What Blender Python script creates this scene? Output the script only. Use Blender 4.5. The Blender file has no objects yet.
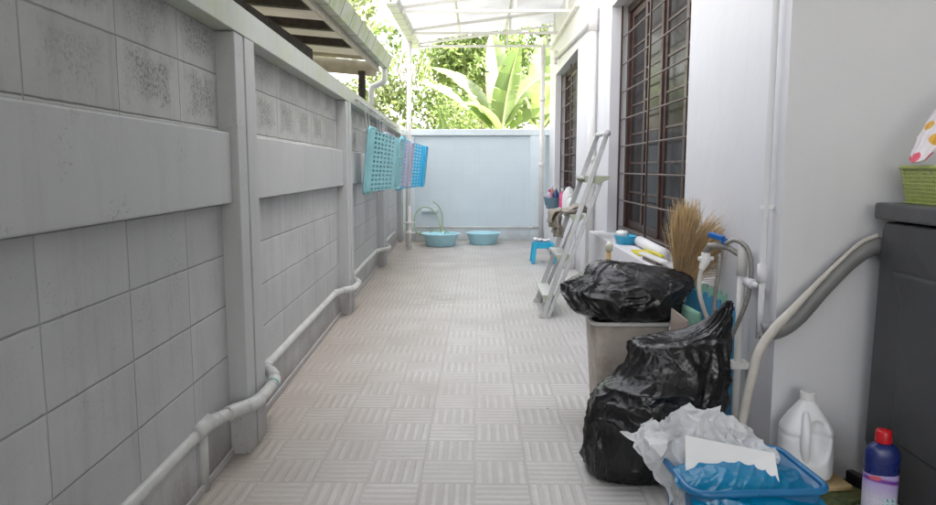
import bpy, bmesh, math, random
import numpy as np
from mathutils import Vector, Matrix, noise as mn
R = math.radians
PI = math.pi
random.seed(7)
S = bpy.context.scene
COL = S.collection

# ------------------------------------------------------------------ camera
cam_d = bpy.data.cameras.new('camera')
cam = bpy.data.objects.new('camera', cam_d)
COL.objects.link(cam)
F_PX = 705.0
PITCH = math.atan(84.5 / F_PX)
YAW = math.atan(11 / F_PX * math.cos(PITCH))
cam.location = (0, 0, 1.15)
cam.rotation_euler = (PI / 2 - PITCH, 0, YAW)
cam_d.sensor_width = 36
cam_d.lens = F_PX / 936 * 36
cam_d.clip_start = 0.05
cam_d.clip_end = 500
S.camera = cam

# ------------------------------------------------------------------ sky, sun, exposure
SUN_EL, SUN_AZ = R(52), R(103)          # azimuth measured from +Y, positive towards +X
w = bpy.data.worlds.new('World')
S.world = w
w.use_nodes = True
wn = w.node_tree
bg = wn.nodes['Background']
sky = wn.nodes.new('ShaderNodeTexSky')
sky.sky_type = 'NISHITA'
sky.sun_disc = False
sky.sun_elevation = SUN_EL
sky.sun_rotation = SUN_AZ
sky.air_density = 1.0
sky.dust_density = 3.0
sky.ozone_density = 1.0
# hazy white daylight: the blue of the clear sky is washed out by haze
hz = wn.nodes.new('ShaderNodeMix'); hz.data_type = 'RGBA'
bw_ = wn.nodes.new('ShaderNodeRGBToBW')
wn.links.new(sky.outputs[0], bw_.inputs[0])
tint = wn.nodes.new('ShaderNodeMix'); tint.data_type = 'RGBA'; tint.blend_type = 'MULTIPLY'; tint.inputs[0].default_value = 1
wn.links.new(bw_.outputs[0], tint.inputs[6]); tint.inputs[7].default_value = (1.05, 1.0, .96, 1)
hz.inputs[0].default_value = .82
wn.links.new(sky.outputs[0], hz.inputs[6]); wn.links.new(tint.outputs[2], hz.inputs[7])
wn.links.new(hz.outputs[2], bg.inputs[0])
bg.inputs[1].default_value = 0.15
sun_d = bpy.data.lights.new('sun', 'SUN')
sun = bpy.data.objects.new('sun', sun_d)
COL.objects.link(sun)
sun_d.energy = 4.0
sun_d.angle = R(0.5)
sun_d.color = (1.0, 0.965, 0.92)
sdir = Vector((math.sin(SUN_AZ) * math.cos(SUN_EL), math.cos(SUN_AZ) * math.cos(SUN_EL), math.sin(SUN_EL)))
sun.rotation_euler = sdir.to_track_quat('Z', 'Y').to_euler()
sun.location = sdir * 30
S.view_settings.view_transform = 'Standard'
S.view_settings.look = 'None'
S.view_settings.gamma = 1
S.view_settings.use_curve_mapping = False
S.view_settings.exposure = 3.5
S.cycles.max_bounces = 12
S.cycles.diffuse_bounces = 8
S.cycles.transmission_bounces = 8
S.cycles.transparent_max_bounces = 16
S.cycles.use_denoising = True
S.cycles.sample_clamp_indirect = 8
S.cycles.caustics_reflective = False
S.cycles.caustics_refractive = False

# ------------------------------------------------------------------ helpers
ORG = {}

def tag(o, label=None, cat=None, group=None, kind=None):
    if label: o['label'] = label
    if cat: o['category'] = cat
    if group: o['group'] = group
    if kind: o['kind'] = kind
    return o

def thing(name, label, cat, loc=(0, 0, 0), group=None, kind=None):
    o = bpy.data.objects.new(name, None)
    o.empty_display_size = 0.1
    COL.objects.link(o)
    o.location = loc
    ORG[o] = Vector(loc)
    return tag(o, label, cat, group, kind)

def obj(name, bm, m, parent=None, smooth=False, bevel=0.0, solid=0.0, subd=0, label=None, keep=False, seg=2):
    """link a bmesh (world coordinates) as ONE mesh object, parented when it is a part"""
    if isinstance(bm, bpy.types.Mesh):
        me = bm
    else:
        bmesh.ops.recalc_face_normals(bm, faces=bm.faces[:]) if not keep else None
        me = bpy.data.meshes.new(name)
        bm.to_mesh(me)
        bm.free()
    if parent is not None:
        org = ORG[parent]
    else:
        co = np.empty(len(me.vertices) * 3)
        me.vertices.foreach_get('co', co)
        co = co.reshape(-1, 3)
        mi, ma = co.min(0), co.max(0)
        org = Vector(((mi[0] + ma[0]) / 2, (mi[1] + ma[1]) / 2, mi[2]))
    me.transform(Matrix.Translation(-org))
    o = bpy.data.objects.new(name, me)
    COL.objects.link(o)
    ORG[o] = org
    if parent is not None:
        o.parent = parent
    else:
        o.location = org
    for mm in (m if isinstance(m, (list, tuple)) else [m]):
        me.materials.append(mm)
    if smooth:
        for p in me.polygons: p.use_smooth = True
    if solid:
        md = o.modifiers.new('Solid', 'SOLIDIFY'); md.thickness = solid; md.offset = 0
    if bevel:
        md = o.modifiers.new('Bevel', 'BEVEL'); md.width = bevel; md.segments = seg; md.limit_method = 'ANGLE'; md.angle_limit = R(40)
        md.harden_normals = False
    if subd:
        md = o.modifiers.new('Sub', 'SUBSURF'); md.levels = subd; md.render_levels = subd
    if label: o['label'] = label
    return o

def copy_tree(o, parent=None):
    c = o.copy()
    COL.objects.link(c)
    c.parent = parent
    ORG[c] = ORG[o]
    for ch in list(o.children):
        copy_tree(ch, c)
    return c

def BM(): return bmesh.new()

def box(bm, x0, x1, y0, y1, z0, z1, mi=0):
    v = [bm.verts.new(p) for p in ((x0, y0, z0), (x1, y0, z0), (x1, y1, z0), (x0, y1, z0), (x0, y0, z1), (x1, y0, z1), (x1, y1, z1), (x0, y1, z1))]
    for f in ((0, 3, 2, 1), (4, 5, 6, 7), (0, 1, 5, 4), (1, 2, 6, 5), (2, 3, 7, 6), (3, 0, 4, 7)):
        fc = bm.faces.new([v[i] for i in f]); fc.material_index = mi
    return bm

def B(*a): return box(BM(), *a)

def spline(pts, n=8):
    P = [Vector(p) for p in pts]
    if len(P) < 3: return P
    out = []
    for i in range(len(P) - 1):
        p0 = P[i - 1] if i > 0 else P[0] * 2 - P[1]
        p1, p2 = P[i], P[i + 1]
        p3 = P[i + 2] if i + 2 < len(P) else P[-1] * 2 - P[-2]
        for k in range(n):
            t = k / n
            out.append(0.5 * ((2 * p1) + (p2 - p0) * t + (2 * p0 - 5 * p1 + 4 * p2 - p3) * t * t + (3 * p1 - p0 - 3 * p2 + p3) * t ** 3))
    out.append(P[-1])
    return out

def tube(bm, pts, r, n=10, cap=True, sx=1.0):
    """round tube along a polyline; r is a number or a list"""
    P = [Vector(p) for p in pts]
    rs = r if isinstance(r, (list, tuple)) else [r] * len(P)
    rings = []
    u = None
    for i, p in enumerate(P):
        d = (P[min(i + 1, len(P) - 1)] - P[max(i - 1, 0)])
        if d.length < 1e-9: d = Vector((0, 0, 1))
        d.normalize()
        if u is None:
            a = Vector((0, 0, 1)) if abs(d.z) < .9 else Vector((1, 0, 0))
            u = d.cross(a).normalized()
        else:
            u = (u - d * u.dot(d)).normalized()
        v = d.cross(u)
        rings.append([bm.verts.new(p + (u * math.cos(2 * PI * k / n) * sx + v * math.sin(2 * PI * k / n)) * rs[i]) for k in range(n)])
    for a, b in zip(rings, rings[1:]):
        for k in range(n):
            bm.faces.new((a[k], a[(k + 1) % n], b[(k + 1) % n], b[k]))
    if cap:
        bm.faces.new(rings[0][::-1]); bm.faces.new(rings[-1])
    return bm

def bar(bm, a, b, wx, wy, up=(0, 0, 1)):
    """rectangular bar from a to b"""
    a, b = Vector(a), Vector(b)
    d = (b - a).normalized()
    u = Vector(up)
    u = (u - d * u.dot(d)).normalized()
    v = d.cross(u)
    vs = []
    for p in (a, b):
        for s, t in ((-1, -1), (1, -1), (1, 1), (-1, 1)):
            vs.append(bm.verts.new(p + u * s * wx / 2 + v * t * wy / 2))
    for f in ((0, 3, 2, 1), (4, 5, 6, 7), (0, 1, 5, 4), (1, 2, 6, 5), (2, 3, 7, 6), (3, 0, 4, 7)):
        bm.faces.new([vs[i] for i in f])
    return bm

def lathe(bm, prof, c=(0, 0, 0), n=32, sx=1.0, sy=1.0, rot=0.0, sq=1.0):
    """profile of (radius, z); sq<1 makes the section squarish (superellipse)"""
    rings = []
    cr, sr = math.cos(rot), math.sin(rot)
    for r, z in prof:
        ring = []
        for k in range(n):
            a = 2 * PI * k / n
            ca, sa = math.cos(a), math.sin(a)
            x = math.copysign(abs(ca) ** sq, ca) * r * sx
            y = math.copysign(abs(sa) ** sq, sa) * r * sy
            ring.append(bm.verts.new((c[0] + x * cr - y * sr, c[1] + x * sr + y * cr, c[2] + z)))
        rings.append(ring)
    for a, b in zip(rings, rings[1:]):
        for k in range(n):
            bm.faces.new((a[k], a[(k + 1) % n], b[(k + 1) % n], b[k]))
    bm.faces.new(rings[0][::-1])
    bm.faces.new(rings[-1])
    return bm

def prism(bm, poly, axis, a, b):
    """extrude a polygon; axis 'x': poly is (y,z); 'y': (x,z); 'z': (x,y)"""
    def P(p, t):
        return {'x': (t, p[0], p[1]), 'y': (p[0], t, p[1]), 'z': (p[0], p[1], t)}[axis]
    A = [bm.verts.new(P(p, a)) for p in poly]
    Bv = [bm.verts.new(P(p, b)) for p in poly]
    n = len(poly)
    bm.faces.new(A); bm.faces.new(Bv[::-1])
    for k in range(n):
        bm.faces.new((A[k], Bv[k], Bv[(k + 1) % n], A[(k + 1) % n]))
    return bm

def lattice(bm, p00, p10, p11, p01, nu, nv, mu=0.3, mv=0.3):
    """panel with a real grid of rectangular holes"""
    p00, p10, p11, p01 = map(Vector, (p00, p10, p11, p01))
    q = lambda s, t: (p00 * (1 - s) + p10 * s) * (1 - t) + (p01 * (1 - s) + p11 * s) * t
    V = [[bm.verts.new(q(i / nu, j / nv)) for j in range(nv + 1)] for i in range(nu + 1)]
    for i in range(nu):
        for j in range(nv):
            o = (V[i][j], V[i + 1][j], V[i + 1][j + 1], V[i][j + 1])
            a, b = mu / 2, mv / 2
            h = [bm.verts.new(q((i + s) / nu, (j + t) / nv)) for s, t in ((a, b), (1 - a, b), (1 - a, 1 - b), (a, 1 - b))]
            for k in range(4):
                bm.faces.new((o[k], o[(k + 1) % 4], h[(k + 1) % 4], h[k]))
    return bm

def rrect(x0, x1, y0, y1, r, n=5):
    pts = []
    for cx, cy, a0 in ((x1 - r, y1 - r, 0), (x0 + r, y1 - r, 90), (x0 + r, y0 + r, 180), (x1 - r, y0 + r, 270)):
        for k in range(n + 1):
            a = R(a0 + 90 * k / n)
            pts.append((cx + r * math.cos(a), cy + r * math.sin(a)))
    return pts

# ------------------------------------------------------------------ materials
MATS = {}

class NT:
    def __init__(s, name):
        s.m = bpy.data.materials.new(name); s.m.use_nodes = True
        s.t = s.m.node_tree; s.n = s.t.nodes; s.b = s.n['Principled BSDF']; s.out = s.n['Material Output']
    def new(s, ty, **kw):
        nd = s.n.new(ty)
        for k, v in kw.items(): setattr(nd, k, v)
        return nd
    def link(s, a, b): s.t.links.new(a, b)
    def set(s, nd, **kw):
        for k, v in kw.items():
            nd.inputs[k.replace('_', ' ')].default_value = v
    def math(s, op, a, b=None, c=None, clamp=False):
        nd = s.new('ShaderNodeMath', operation=op); nd.use_clamp = clamp
        for i, v in enumerate((a, b, c)):
            if v is None: continue
            if isinstance(v, (int, float)): nd.inputs[i].default_value = v
            else: s.link(v, nd.inputs[i])
        return nd.outputs[0]
    def pos(s):
        g = s.new('ShaderNodeNewGeometry')
        x = s.new('ShaderNodeSeparateXYZ'); s.link(g.outputs['Position'], x.inputs[0])
        return g.outputs['Position'], x.outputs[0], x.outputs[1], x.outputs[2]
    def noise(s, vec, scale, detail=4, rough=.55, dist=0.0, out=0):
        nd = s.new('ShaderNodeTexNoise')
        nd.inputs['Scale'].default_value = scale; nd.inputs['Detail'].default_value = detail
        nd.inputs['Roughness'].default_value = rough; nd.inputs['Distortion'].default_value = dist
        if vec is not None: s.link(vec, nd.inputs['Vector'])
        return nd.outputs[out]
    def ramp(s, fac, stops):
        nd = s.new('ShaderNodeValToRGB')
        e = nd.color_ramp.elements
        while len(e) < len(stops): e.new(0.5)
        for i, (p, c) in enumerate(stops):
            e[i].position = p
            e[i].color = (c, c, c, 1) if isinstance(c, (int, float)) else (*c, 1)
        s.link(fac, nd.inputs[0])
        return nd.outputs[0]
    def mix(s, fac, a, b, mode='MIX'):
        nd = s.new('ShaderNodeMix', data_type='RGBA', blend_type=mode)
        for i, v in ((0, fac), (6, a), (7, b)):
            if isinstance(v, (int, float)): nd.inputs[i].default_value = v
            elif isinstance(v, tuple): nd.inputs[i].default_value = (*v, 1)
            else: s.link(v, nd.inputs[i])
        return nd.outputs[2]
    def bump(s, h, strength=.3, dist=.01, prev=None):
        nd = s.new('ShaderNodeBump')
        nd.inputs['Strength'].default_value = strength; nd.inputs['Distance'].default_value = dist
        s.link(h, nd.inputs['Height'])
        if prev is not None: s.link(prev, nd.inputs['Normal'])
        return nd.outputs[0]
    def base(s, c):
        if isinstance(c, tuple): s.b.inputs['Base Color'].default_value = (*c, 1)
        else: s.link(c, s.b.inputs['Base Color'])

def plain(name, col, rough=.5, metal=0.0, var=.12, scale=9.0, bump=0.0, bscale=60.0, spec=.5, coat=0.0, sss=0.0, dirt=None, dirt_amt=.5):
    """paint / plastic / metal with slight colour and gloss variation"""
    t = NT(name)
    tc = t.new('ShaderNodeTexCoord').outputs['Object']
    nz = t.noise(tc, scale, 5, .6)
    lo = tuple(c * (1 - var) for c in col); hi = tuple(min(1, c * (1 + var)) for c in col)
    c = t.ramp(nz, [(.3, lo), (.7, hi)])
    if dirt:
        d = t.ramp(t.noise(tc, scale * .7, 8, .7, .4), [(.48, 0.0), (.72, dirt_amt)])
        c = t.mix(d, c, dirt)
    t.base(c)
    t.link(t.ramp(t.noise(tc, scale * 2.3, 3), [(.3, max(.03, rough * .8)), (.7, min(1, rough * 1.2))]), t.b.inputs['Roughness'])
    t.b.inputs['Metallic'].default_value = metal
    t.b.inputs['Specular IOR Level'].default_value = spec
    t.b.inputs['Coat Weight'].default_value = coat
    if bump:
        t.link(t.bump(t.noise(tc, bscale, 4, .6), bump, .004), t.b.inputs['Normal'])
    MATS[name] = t.m
    return t.m

def block_wall_mat(name, ax, z0, y0, base, patch, joint=True, mildew=0.0, bw=.405, bh=.2, streak=.42, jdark=.38, jbump=.8, bvar=.13):
    """painted concrete blocks in stack bond; ax 'y' for a wall along Y, 'x' along X"""
    t = NT(name)
    P, X, Y, Z = t.pos()
    U = Y if ax == 'y' else X
    wob = t.noise(P, 1.3, 2)
    Uw = t.math('ADD', U, t.math('MULTIPLY', t.math('SUBTRACT', t.noise(P, 14, 3), .5), .006))
    Zw = t.math('ADD', Z, t.math('MULTIPLY', t.math('SUBTRACT', t.noise(P, 11, 3), .5), .006))
    uu = t.math('DIVIDE', t.math('SUBTRACT', Uw, y0), bw)
    vv = t.math('DIVIDE', t.math('SUBTRACT', Zw, z0), bh)
    fu = t.math('FRACT', uu); fv = t.math('FRACT', vv)
    du = t.math('MULTIPLY', t.math('MINIMUM', fu, t.math('SUBTRACT', 1.0, fu)), bw)
    dv = t.math('MULTIPLY', t.math('MINIMUM', fv, t.math('SUBTRACT', 1.0, fv)), bh)
    d = t.math('MINIMUM', du, dv)
    # joint groove
    groove = t.math('SMOOTH_MIN', t.math('DIVIDE', d, .0045), 1.0, .3)
    # per block shade
    cell = t.new('ShaderNodeCombineXYZ')
    t.link(t.math('FLOOR', uu), cell.inputs[0]); t.link(t.math('FLOOR', vv), cell.inputs[1])
    wn_ = t.new('ShaderNodeTexWhiteNoise', noise_dimensions='2D'); t.link(cell.outputs[0], wn_.inputs['Vector'])
    shade = t.math('MULTIPLY_ADD', wn_.outputs['Value'], bvar, 1 - bvar / 2)
    big = t.ramp(t.noise(P, 1.7, 6, .62), [(.3, .88 if patch else .97), (.7, 1.08 if patch else 1.02)])
    fac = t.math('MULTIPLY', shade, big)
    col = t.mix(1.0, base, fac, 'MULTIPLY')
    # rough unpainted centre of a block: pitted, darker specks
    inx = t.math('SUBTRACT', 1.0, t.math('SMOOTH_MAX', t.math('MULTIPLY', t.math('ABSOLUTE', t.math('SUBTRACT', fu, .5)), 2.25), 0.0, .1), None, True)
    inz = t.math('SUBTRACT', 1.0, t.math('SMOOTH_MAX', t.math('MULTIPLY', t.math('ABSOLUTE', t.math('SUBTRACT', fv, .55)), 2.25), 0.0, .1), None, True)
    blob = t.math('ADD', t.math('MINIMUM', inx, inz), t.math('MULTIPLY', t.math('SUBTRACT', t.noise(P, 13, 5, .65), .5), 1.5))
    blob = t.math('MULTIPLY', t.ramp(blob, [(.10, 0.0), (.55, 1.0)]), t.ramp(wn_.outputs['Value'], [(.0, .45), (.5, 1.0)]))
    speck = t.ramp(t.noise(P, 85, 4, .8), [(.50, 0.0), (.60, 1.0)])
    pm = t.math('MULTIPLY', t.math('MULTIPLY', blob, t.math('MULTIPLY_ADD', speck, .72, .20)), patch)
    col = t.mix(pm, col, (.12, .115, .105))
    # few stray pits and hand marks all over
    pit = t.ramp(t.noise(P, 95, 2, .6), [(.69, 0.0), (.76, .45)])
    if patch: col = t.mix(pit, col, (.14, .14, .135))
    clus = t.math('MULTIPLY', t.ramp(t.noise(P, 3.2, 4, .6), [(.55, 0.0), (.68, 1.0)]), t.ramp(t.noise(P, 110, 3, .75), [(.55, 0.0), (.62, .7)]))
    if patch: col = t.mix(clus, col, (.15, .145, .135))
    # rain streaks running down
    mp = t.new('ShaderNodeMapping'); t.link(P, mp.inputs[0]); mp.inputs['Scale'].default_value = (9, 9, .8)
    st = t.ramp(t.noise(mp.outputs[0], 1.6, 5, .6), [(.5, 0.0), (.8, streak)])
    col = t.mix(st, col, (.17, .165, .15))
    # darker, browner towards the foot of the wall
    ft = t.math('ADD', Z, t.math('MULTIPLY', t.math('SUBTRACT', t.noise(P, 5, 5), .5), .28))
    col = t.mix(t.ramp(ft, [(.02, .55), (.16, 0.0)]), col, (.16, .13, .11))
    if mildew:
        md = t.math('MULTIPLY', t.ramp(t.noise(P, 4.5, 7, .65), [(.42, 0.0), (.66, 1.0)]), mildew)
        col = t.mix(md, col, (.23, .25, .14))
    if joint:
        jd = t.ramp(groove, [(.2, jdark), (.85, 0.0)])
        col = t.mix(jd, col, (.15, .15, .15))
    t.base(col)
    t.b.inputs['Roughness'].default_value = .62
    t.b.inputs['Specular IOR Level'].default_value = .35
    n1 = t.bump(t.noise(P, 60, 6, .65), .35, .004)
    n1 = t.bump(t.math('MULTIPLY', pm, t.noise(P, 150, 3, .75)), .6, .004, n1)
    if joint:
        n1 = t.bump(groove, jbump, .005, n1)
    t.link(n1, t.b.inputs['Normal'])
    return t.m

def plaster_mat(name, base, mildew=0.0, streak=.2, dark=(.2, .195, .18), foot=.3, topdirt=None, rough=.6, var=.06, trowel=.18, pits=0.0):
    t = NT(name)
    P, X, Y, Z = t.pos()
    big = t.ramp(t.noise(P, 1.4, 6, .6), [(.3, 1 - var), (.7, 1 + var)])
    col = t.mix(1.0, base, big, 'MULTIPLY')
    mp = t.new('ShaderNodeMapping'); t.link(P, mp.inputs[0]); mp.inputs['Scale'].default_value = (9, 9, .9)
    st = t.ramp(t.noise(mp.outputs[0], 1.5, 6, .65), [(.52, 0.0), (.82, streak)])
    col = t.mix(st, col, dark)
    if mildew:
        md = t.math('MULTIPLY', t.ramp(t.noise(P, 5, 8, .68, .3), [(.42, 0.0), (.7, 1.0)]), mildew)
        col = t.mix(md, col, (.40, .45, .25))
        md2 = t.ramp(t.noise(mp.outputs[0], 3.2, 7, .7), [(.58, 0.0), (.76, .5 * mildew)])
        col = t.mix(md2, col, (.10, .10, .07))
    if foot:
        ft = t.math('ADD', Z, t.math('MULTIPLY', t.math('SUBTRACT', t.noise(P, 4, 6), .5), .4))
        col = t.mix(t.ramp(ft, [(.03, foot), (.22, 0.0)]), col, (.2, .17, .14))
    speck = t.ramp(t.noise(P, 70, 3, .6), [(.70, 0.0), (.78, .35)])
    col = t.mix(speck, col, dark)
    if pits:
        clus = t.math('MULTIPLY', t.ramp(t.noise(P, 4.5, 4, .6), [(.56, 0.0), (.66, 1.0)]), t.ramp(t.noise(P, 85, 4, .75), [(.55, 0.0), (.62, pits)]))
        col = t.mix(clus, col, dark)
    t.base(col)
    t.b.inputs['Roughness'].default_value = rough
    t.b.inputs['Specular IOR Level'].default_value = .35
    n1 = t.bump(t.noise(P, 5, 4, .5), .25, .02)
    n1 = t.bump(t.noise(P, 75, 5, .6), trowel, .003, n1)
    t.link(n1, t.b.inputs['Normal'])
    return t.m

M_block_lo = block_wall_mat('grey_painted_block', 'y', .01, 1.49, (.41, .418, .425), .10, bw=.427, streak=.3)
M_block_up = block_wall_mat('weathered_block', 'y', .1, 1.49, (.42, .424, .42), 1.0, mildew=.10, bw=.427)
M_block_far = block_wall_mat('pale_blue_block', 'x', .03, .0, (.66, .745, .80), .0, streak=.05, bw=.4, jdark=.07, jbump=.25, bvar=.02)
M_beam = plaster_mat('grey_wall_plaster', (.42, .428, .434), .0, .2, foot=.35, pits=.7)
M_cap = plaster_mat('mildewed_grey_plaster', (.45, .47, .45), .6, .3, foot=.0, pits=.4)
M_house = plaster_mat('white_house_paint', (.66, .66, .68), .0, .09, dark=(.45, .43, .40), foot=.4, var=.035, trowel=.14, pits=.06)
M_farb = plaster_mat('pale_blue_plaster', (.70, .775, .82), .08, .1, foot=.4)

def floor_mat():
    t = NT('patterned_paving')
    P, X, Y, Z = t.pos()
    a, b = .2, .203
    uu = t.math('DIVIDE', t.math('ADD', X, .215 + a * 20), a)
    vv = t.math('DIVIDE', t.math('SUBTRACT', Y, 2.267 - b * 40), b)
    fu, fv = t.math('FRACT', uu), t.math('FRACT', vv)
    iu, iv = t.math('FLOOR', uu), t.math('FLOOR', vv)
    par = t.math('MODULO', t.math('ADD', iu, iv), 2.0)           # 0: bars along Y
    s = t.math('ADD', t.math('MULTIPLY', fu, t.math('SUBTRACT', 1.0, par)), t.math('MULTIPLY', fv, par))
    wv = t.math('ABSOLUTE', t.math('SUBTRACT', t.math('FRACT', t.math('MULTIPLY', s, 5.0)), .5))   # 0 bar centre, .5 groove
    e = t.math('ADD', wv, t.math('MULTIPLY', t.math('SUBTRACT', t.noise(P, 80, 4, .65), .5), .34))
    barm = t.ramp(e, [(.14, 1.0), (.34, 0.0)])
    # rim of each square and the tile joints
    mu = t.math('MINIMUM', fu, t.math('SUBTRACT', 1.0, fu)); mv = t.math('MINIMUM', fv, t.math('SUBTRACT', 1.0, fv))
    rim = t.ramp(t.math('MINIMUM', mu, mv), [(.004, 0.0), (.018, 1.0)])
    f2u = t.math('FRACT', t.math('DIVIDE', uu, 2.0)); f2v = t.math('FRACT', t.math('ADD', t.math('DIVIDE', vv, 2.0), .5))
    j = t.math('MINIMUM', t.math('MINIMUM', f2u, t.math('SUBTRACT', 1.0, f2u)), t.math('MINIMUM', f2v, t.math('SUBTRACT', 1.0, f2v)))
    joint = t.ramp(j, [(.004, 1.0), (.010, 0.0)])
    hgt = t.math('MULTIPLY', barm, rim)
    cell = t.new('ShaderNodeCombineXYZ')
    t.link(t.math('FLOOR', t.math('DIVIDE', uu, 2.0)), cell.inputs[0]); t.link(t.math('FLOOR', t.math('ADD', t.math('DIVIDE', vv, 2.0), .5)), cell.inputs[1])
    wn_ = t.new('ShaderNodeTexWhiteNoise', noise_dimensions='2D'); t.link(cell.outputs[0], wn_.inputs['Vector'])
    wear = t.ramp(t.noise(P, 1.6, 7, .66), [(.35, .35), (.65, 1.0)])
    lo, hi = (.465, .45, .432), (.595, .583, .566)
    col = t.mix(t.math('MULTIPLY', hgt, wear), lo, hi)
    col = t.mix(1.0, col, t.math('MULTIPLY_ADD', wn_.outputs['Value'], .12, .94), 'MULTIPLY')
    col = t.mix(t.ramp(t.noise(P, 2.6, 7, .66), [(.5, 0.0), (.8, .45)]), col, (.37, .345, .32))
    col = t.mix(t.ramp(t.noise(P, 38, 4, .7), [(.60, 0.0), (.78, .6)]), col, (.24, .21, .19))
    col = t.mix(t.ramp(t.noise(P, .9, 8, .7, .5), [(.46, 0.0), (.7, .38)]), col, (.36, .325, .295))
    col = t.mix(t.math('MULTIPLY', t.ramp(t.noise(P, 26, 2, .5), [(.73, 0.0), (.76, .75)]), t.ramp(t.noise(P, 1.7, 3), [(.45, 0.0), (.6, 1.0)])), col, (.10, .085, .075))
    # reddish damp stain that follows the foot of the block wall
    dx = t.math('ADD', t.math('ADD', X, 1.0), t.math('MULTIPLY', t.math('SUBTRACT', t.noise(P, 2.4, 6, .6), .5), .7))
    col = t.mix(t.ramp(dx, [(.02, .85), (.8, 0.0)]), col, (.325, .285, .25))
    # scuffed dirt mark on the paving
    mp = t.new('ShaderNodeMapping'); t.link(P, mp.inputs[0]); mp.inputs['Location'].default_value = (.38 * 1.4, -6.1 * .8, 0); mp.inputs['Scale'].default_value = (1.4, .8, 0)
    ln = t.new('ShaderNodeVectorMath', operation='LENGTH'); t.link(mp.outputs[0], ln.inputs[0])
    sc = t.math('SUBTRACT', 1.0, t.math('MULTIPLY', ln.outputs['Value'], 1.9), None, True)
    mp2 = t.new('ShaderNodeMapping'); t.link(P, mp2.inputs[0]); mp2.inputs['Scale'].default_value = (2, 7, 1); mp2.inputs['Rotation'].default_value = (0, 0, .5)
    col = t.mix(t.math('MULTIPLY', sc, t.ramp(t.noise(mp2.outputs[0], 2.6, 5, .7), [(.46, 0.0), (.66, .8)])), col, (.20, .175, .155))
    col = t.mix(t.math('MULTIPLY', joint, .18), col, (.27, .25, .235))
    t.base(col)
    t.link(t.ramp(t.noise(P, 3, 4), [(.3, .42), (.7, .62)]), t.b.inputs['Roughness'])
    t.b.inputs['Specular IOR Level'].default_value = .4
    n1 = t.bump(t.noise(P, 120, 4, .6), .25, .002)
    n1 = t.bump(hgt, .55, .004, n1)
    n1 = t.bump(t.math('SUBTRACT', 1.0, joint), .2, .003, n1)
    t.link(n1, t.b.inputs['Normal'])
    return t.m
M_floor = floor_mat()
M_slab = plaster_mat('bare_cement', (.46, .45, .435), .0, .1, foot=0, rough=.75, trowel=.4)
M_earth = plain('earth', (.16, .17, .08), .9, var=.4, scale=1.2, bump=.5, bscale=20)

M_pvc = plain('painted_pvc', (.44, .445, .44), .42, var=.1, dirt=(.25, .24, .22), dirt_amt=.3)
M_wpvc = plain('white_pvc', (.70, .69, .67), .4, var=.05, dirt=(.45, .43, .4), dirt_amt=.35)
M_steelw = plain('white_painted_steel', (.72, .71, .69), .4, var=.06, dirt=(.45, .40, .34), dirt_amt=.3)
M_galv = plain('galvanised_steel', (.55, .56, .56), .38, metal=.7, var=.15, scale=20)
M_alu = plain('brushed_aluminium', (.52, .53, .53), .36, metal=.35, var=.08, scale=25, bump=.15, bscale=120)
M_brown = plain('dark_brown_window_paint', (.055, .028, .022), .4, var=.25)
M_rod = plain('dull_steel_rod', (.13, .105, .09), .45, metal=.2, var=.2, scale=30)
M_dwood = plain('dark_timber', (.045, .036, .032), .75, var=.35, scale=14, bump=.4, bscale=40)
M_lwood = plain('pale_timber', (.50, .46, .38), .7, var=.15, scale=14, bump=.3, bscale=40)
M_teal = plain('faded_teal_plastic', (.22, .47, .51), .45, var=.1)
M_mauve = plain('faded_mauve_plastic', (.40, .40, .51), .45, var=.1)
M_blueb = plain('bright_blue_plastic', (.03, .40, .68), .4, var=.06)
M_basin = plain('pale_blue_basin_plastic', (.46, .76, .86), .35, var=.05)
M_stool = plain('turquoise_stool_plastic', (.02, .40, .62), .35, var=.06)
M_crate = plain('deep_blue_crate_plastic', (.012, .13, .29), .38, var=.12, dirt=(.10, .16, .22), dirt_amt=.35)
M_bin = plain('dusty_beige_plastic', (.46, .41, .36), .5, var=.14, scale=9, dirt=(.22, .16, .115), dirt_amt=.8)
M_rimw = plain('pale_grey_plastic', (.55, .55, .54), .4, var=.08)
M_mach = plain('charcoal_plastic', (.060, .061, .063), .45, var=.12, scale=3, bump=.12, bscale=220)
M_black = plain('matt_black_plastic', (.012, .012, .013), .45)
M_navy = plain('navy_bottle_plastic', (.012, .022, .13), .28, var=.05)
M_redcap = plain('red_cap_plastic', (.55, .012, .02), .3, var=.05)
M_jug = plain('milky_white_plastic', (.80, .81, .82), .35, var=.02, bump=.05, bscale=30)
M_hosebe = plain('yellowed_hose_plastic', (.55, .52, .47), .45, var=.08, dirt=(.3, .27, .23), dirt_amt=.5)
M_hoseg = plain('grey_hose_plastic', (.20, .20, .20), .45, var=.12)
M_braid = plain('braided_steel', (.30, .285, .26), .4, metal=.5, var=.25, scale=120, bump=.5, bscale=260)
M_straw = plain('broom_grass', (.40, .255, .135), .8, var=.35, scale=30)
M_stick = plain('yellow_wood_handle', (.55, .36, .14), .5, var=.15, scale=12)
M_whitep = plain('white_plastic', (.75, .75, .73), .4, var=.04)
M_yel = plain('yellow_plastic', (.68, .60, .02), .45, var=.06)
M_soapb = plain('sky_blue_plastic', (.03, .38, .60), .35)
M_foamb = plain('blue_foam', (.06, .27, .46), .8, var=.08, bump=.3, bscale=200)
M_foamg = plain('mint_foam', (.28, .52, .40), .8, var=.08, bump=.3, bscale=200)
M_foamy = plain('cream_foam', (.55, .52, .34), .8, var=.08, bump=.3, bscale=200)
M_card = plain('creased_cardboard', (.47, .39, .34), .85, var=.12, bump=.2)
M_pad = plain('green_scouring_pad', (.075, .11, .04), .95, var=.6, scale=40, bump=1, bscale=160, dirt=(.22, .10, .02), dirt_amt=.6)
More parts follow.
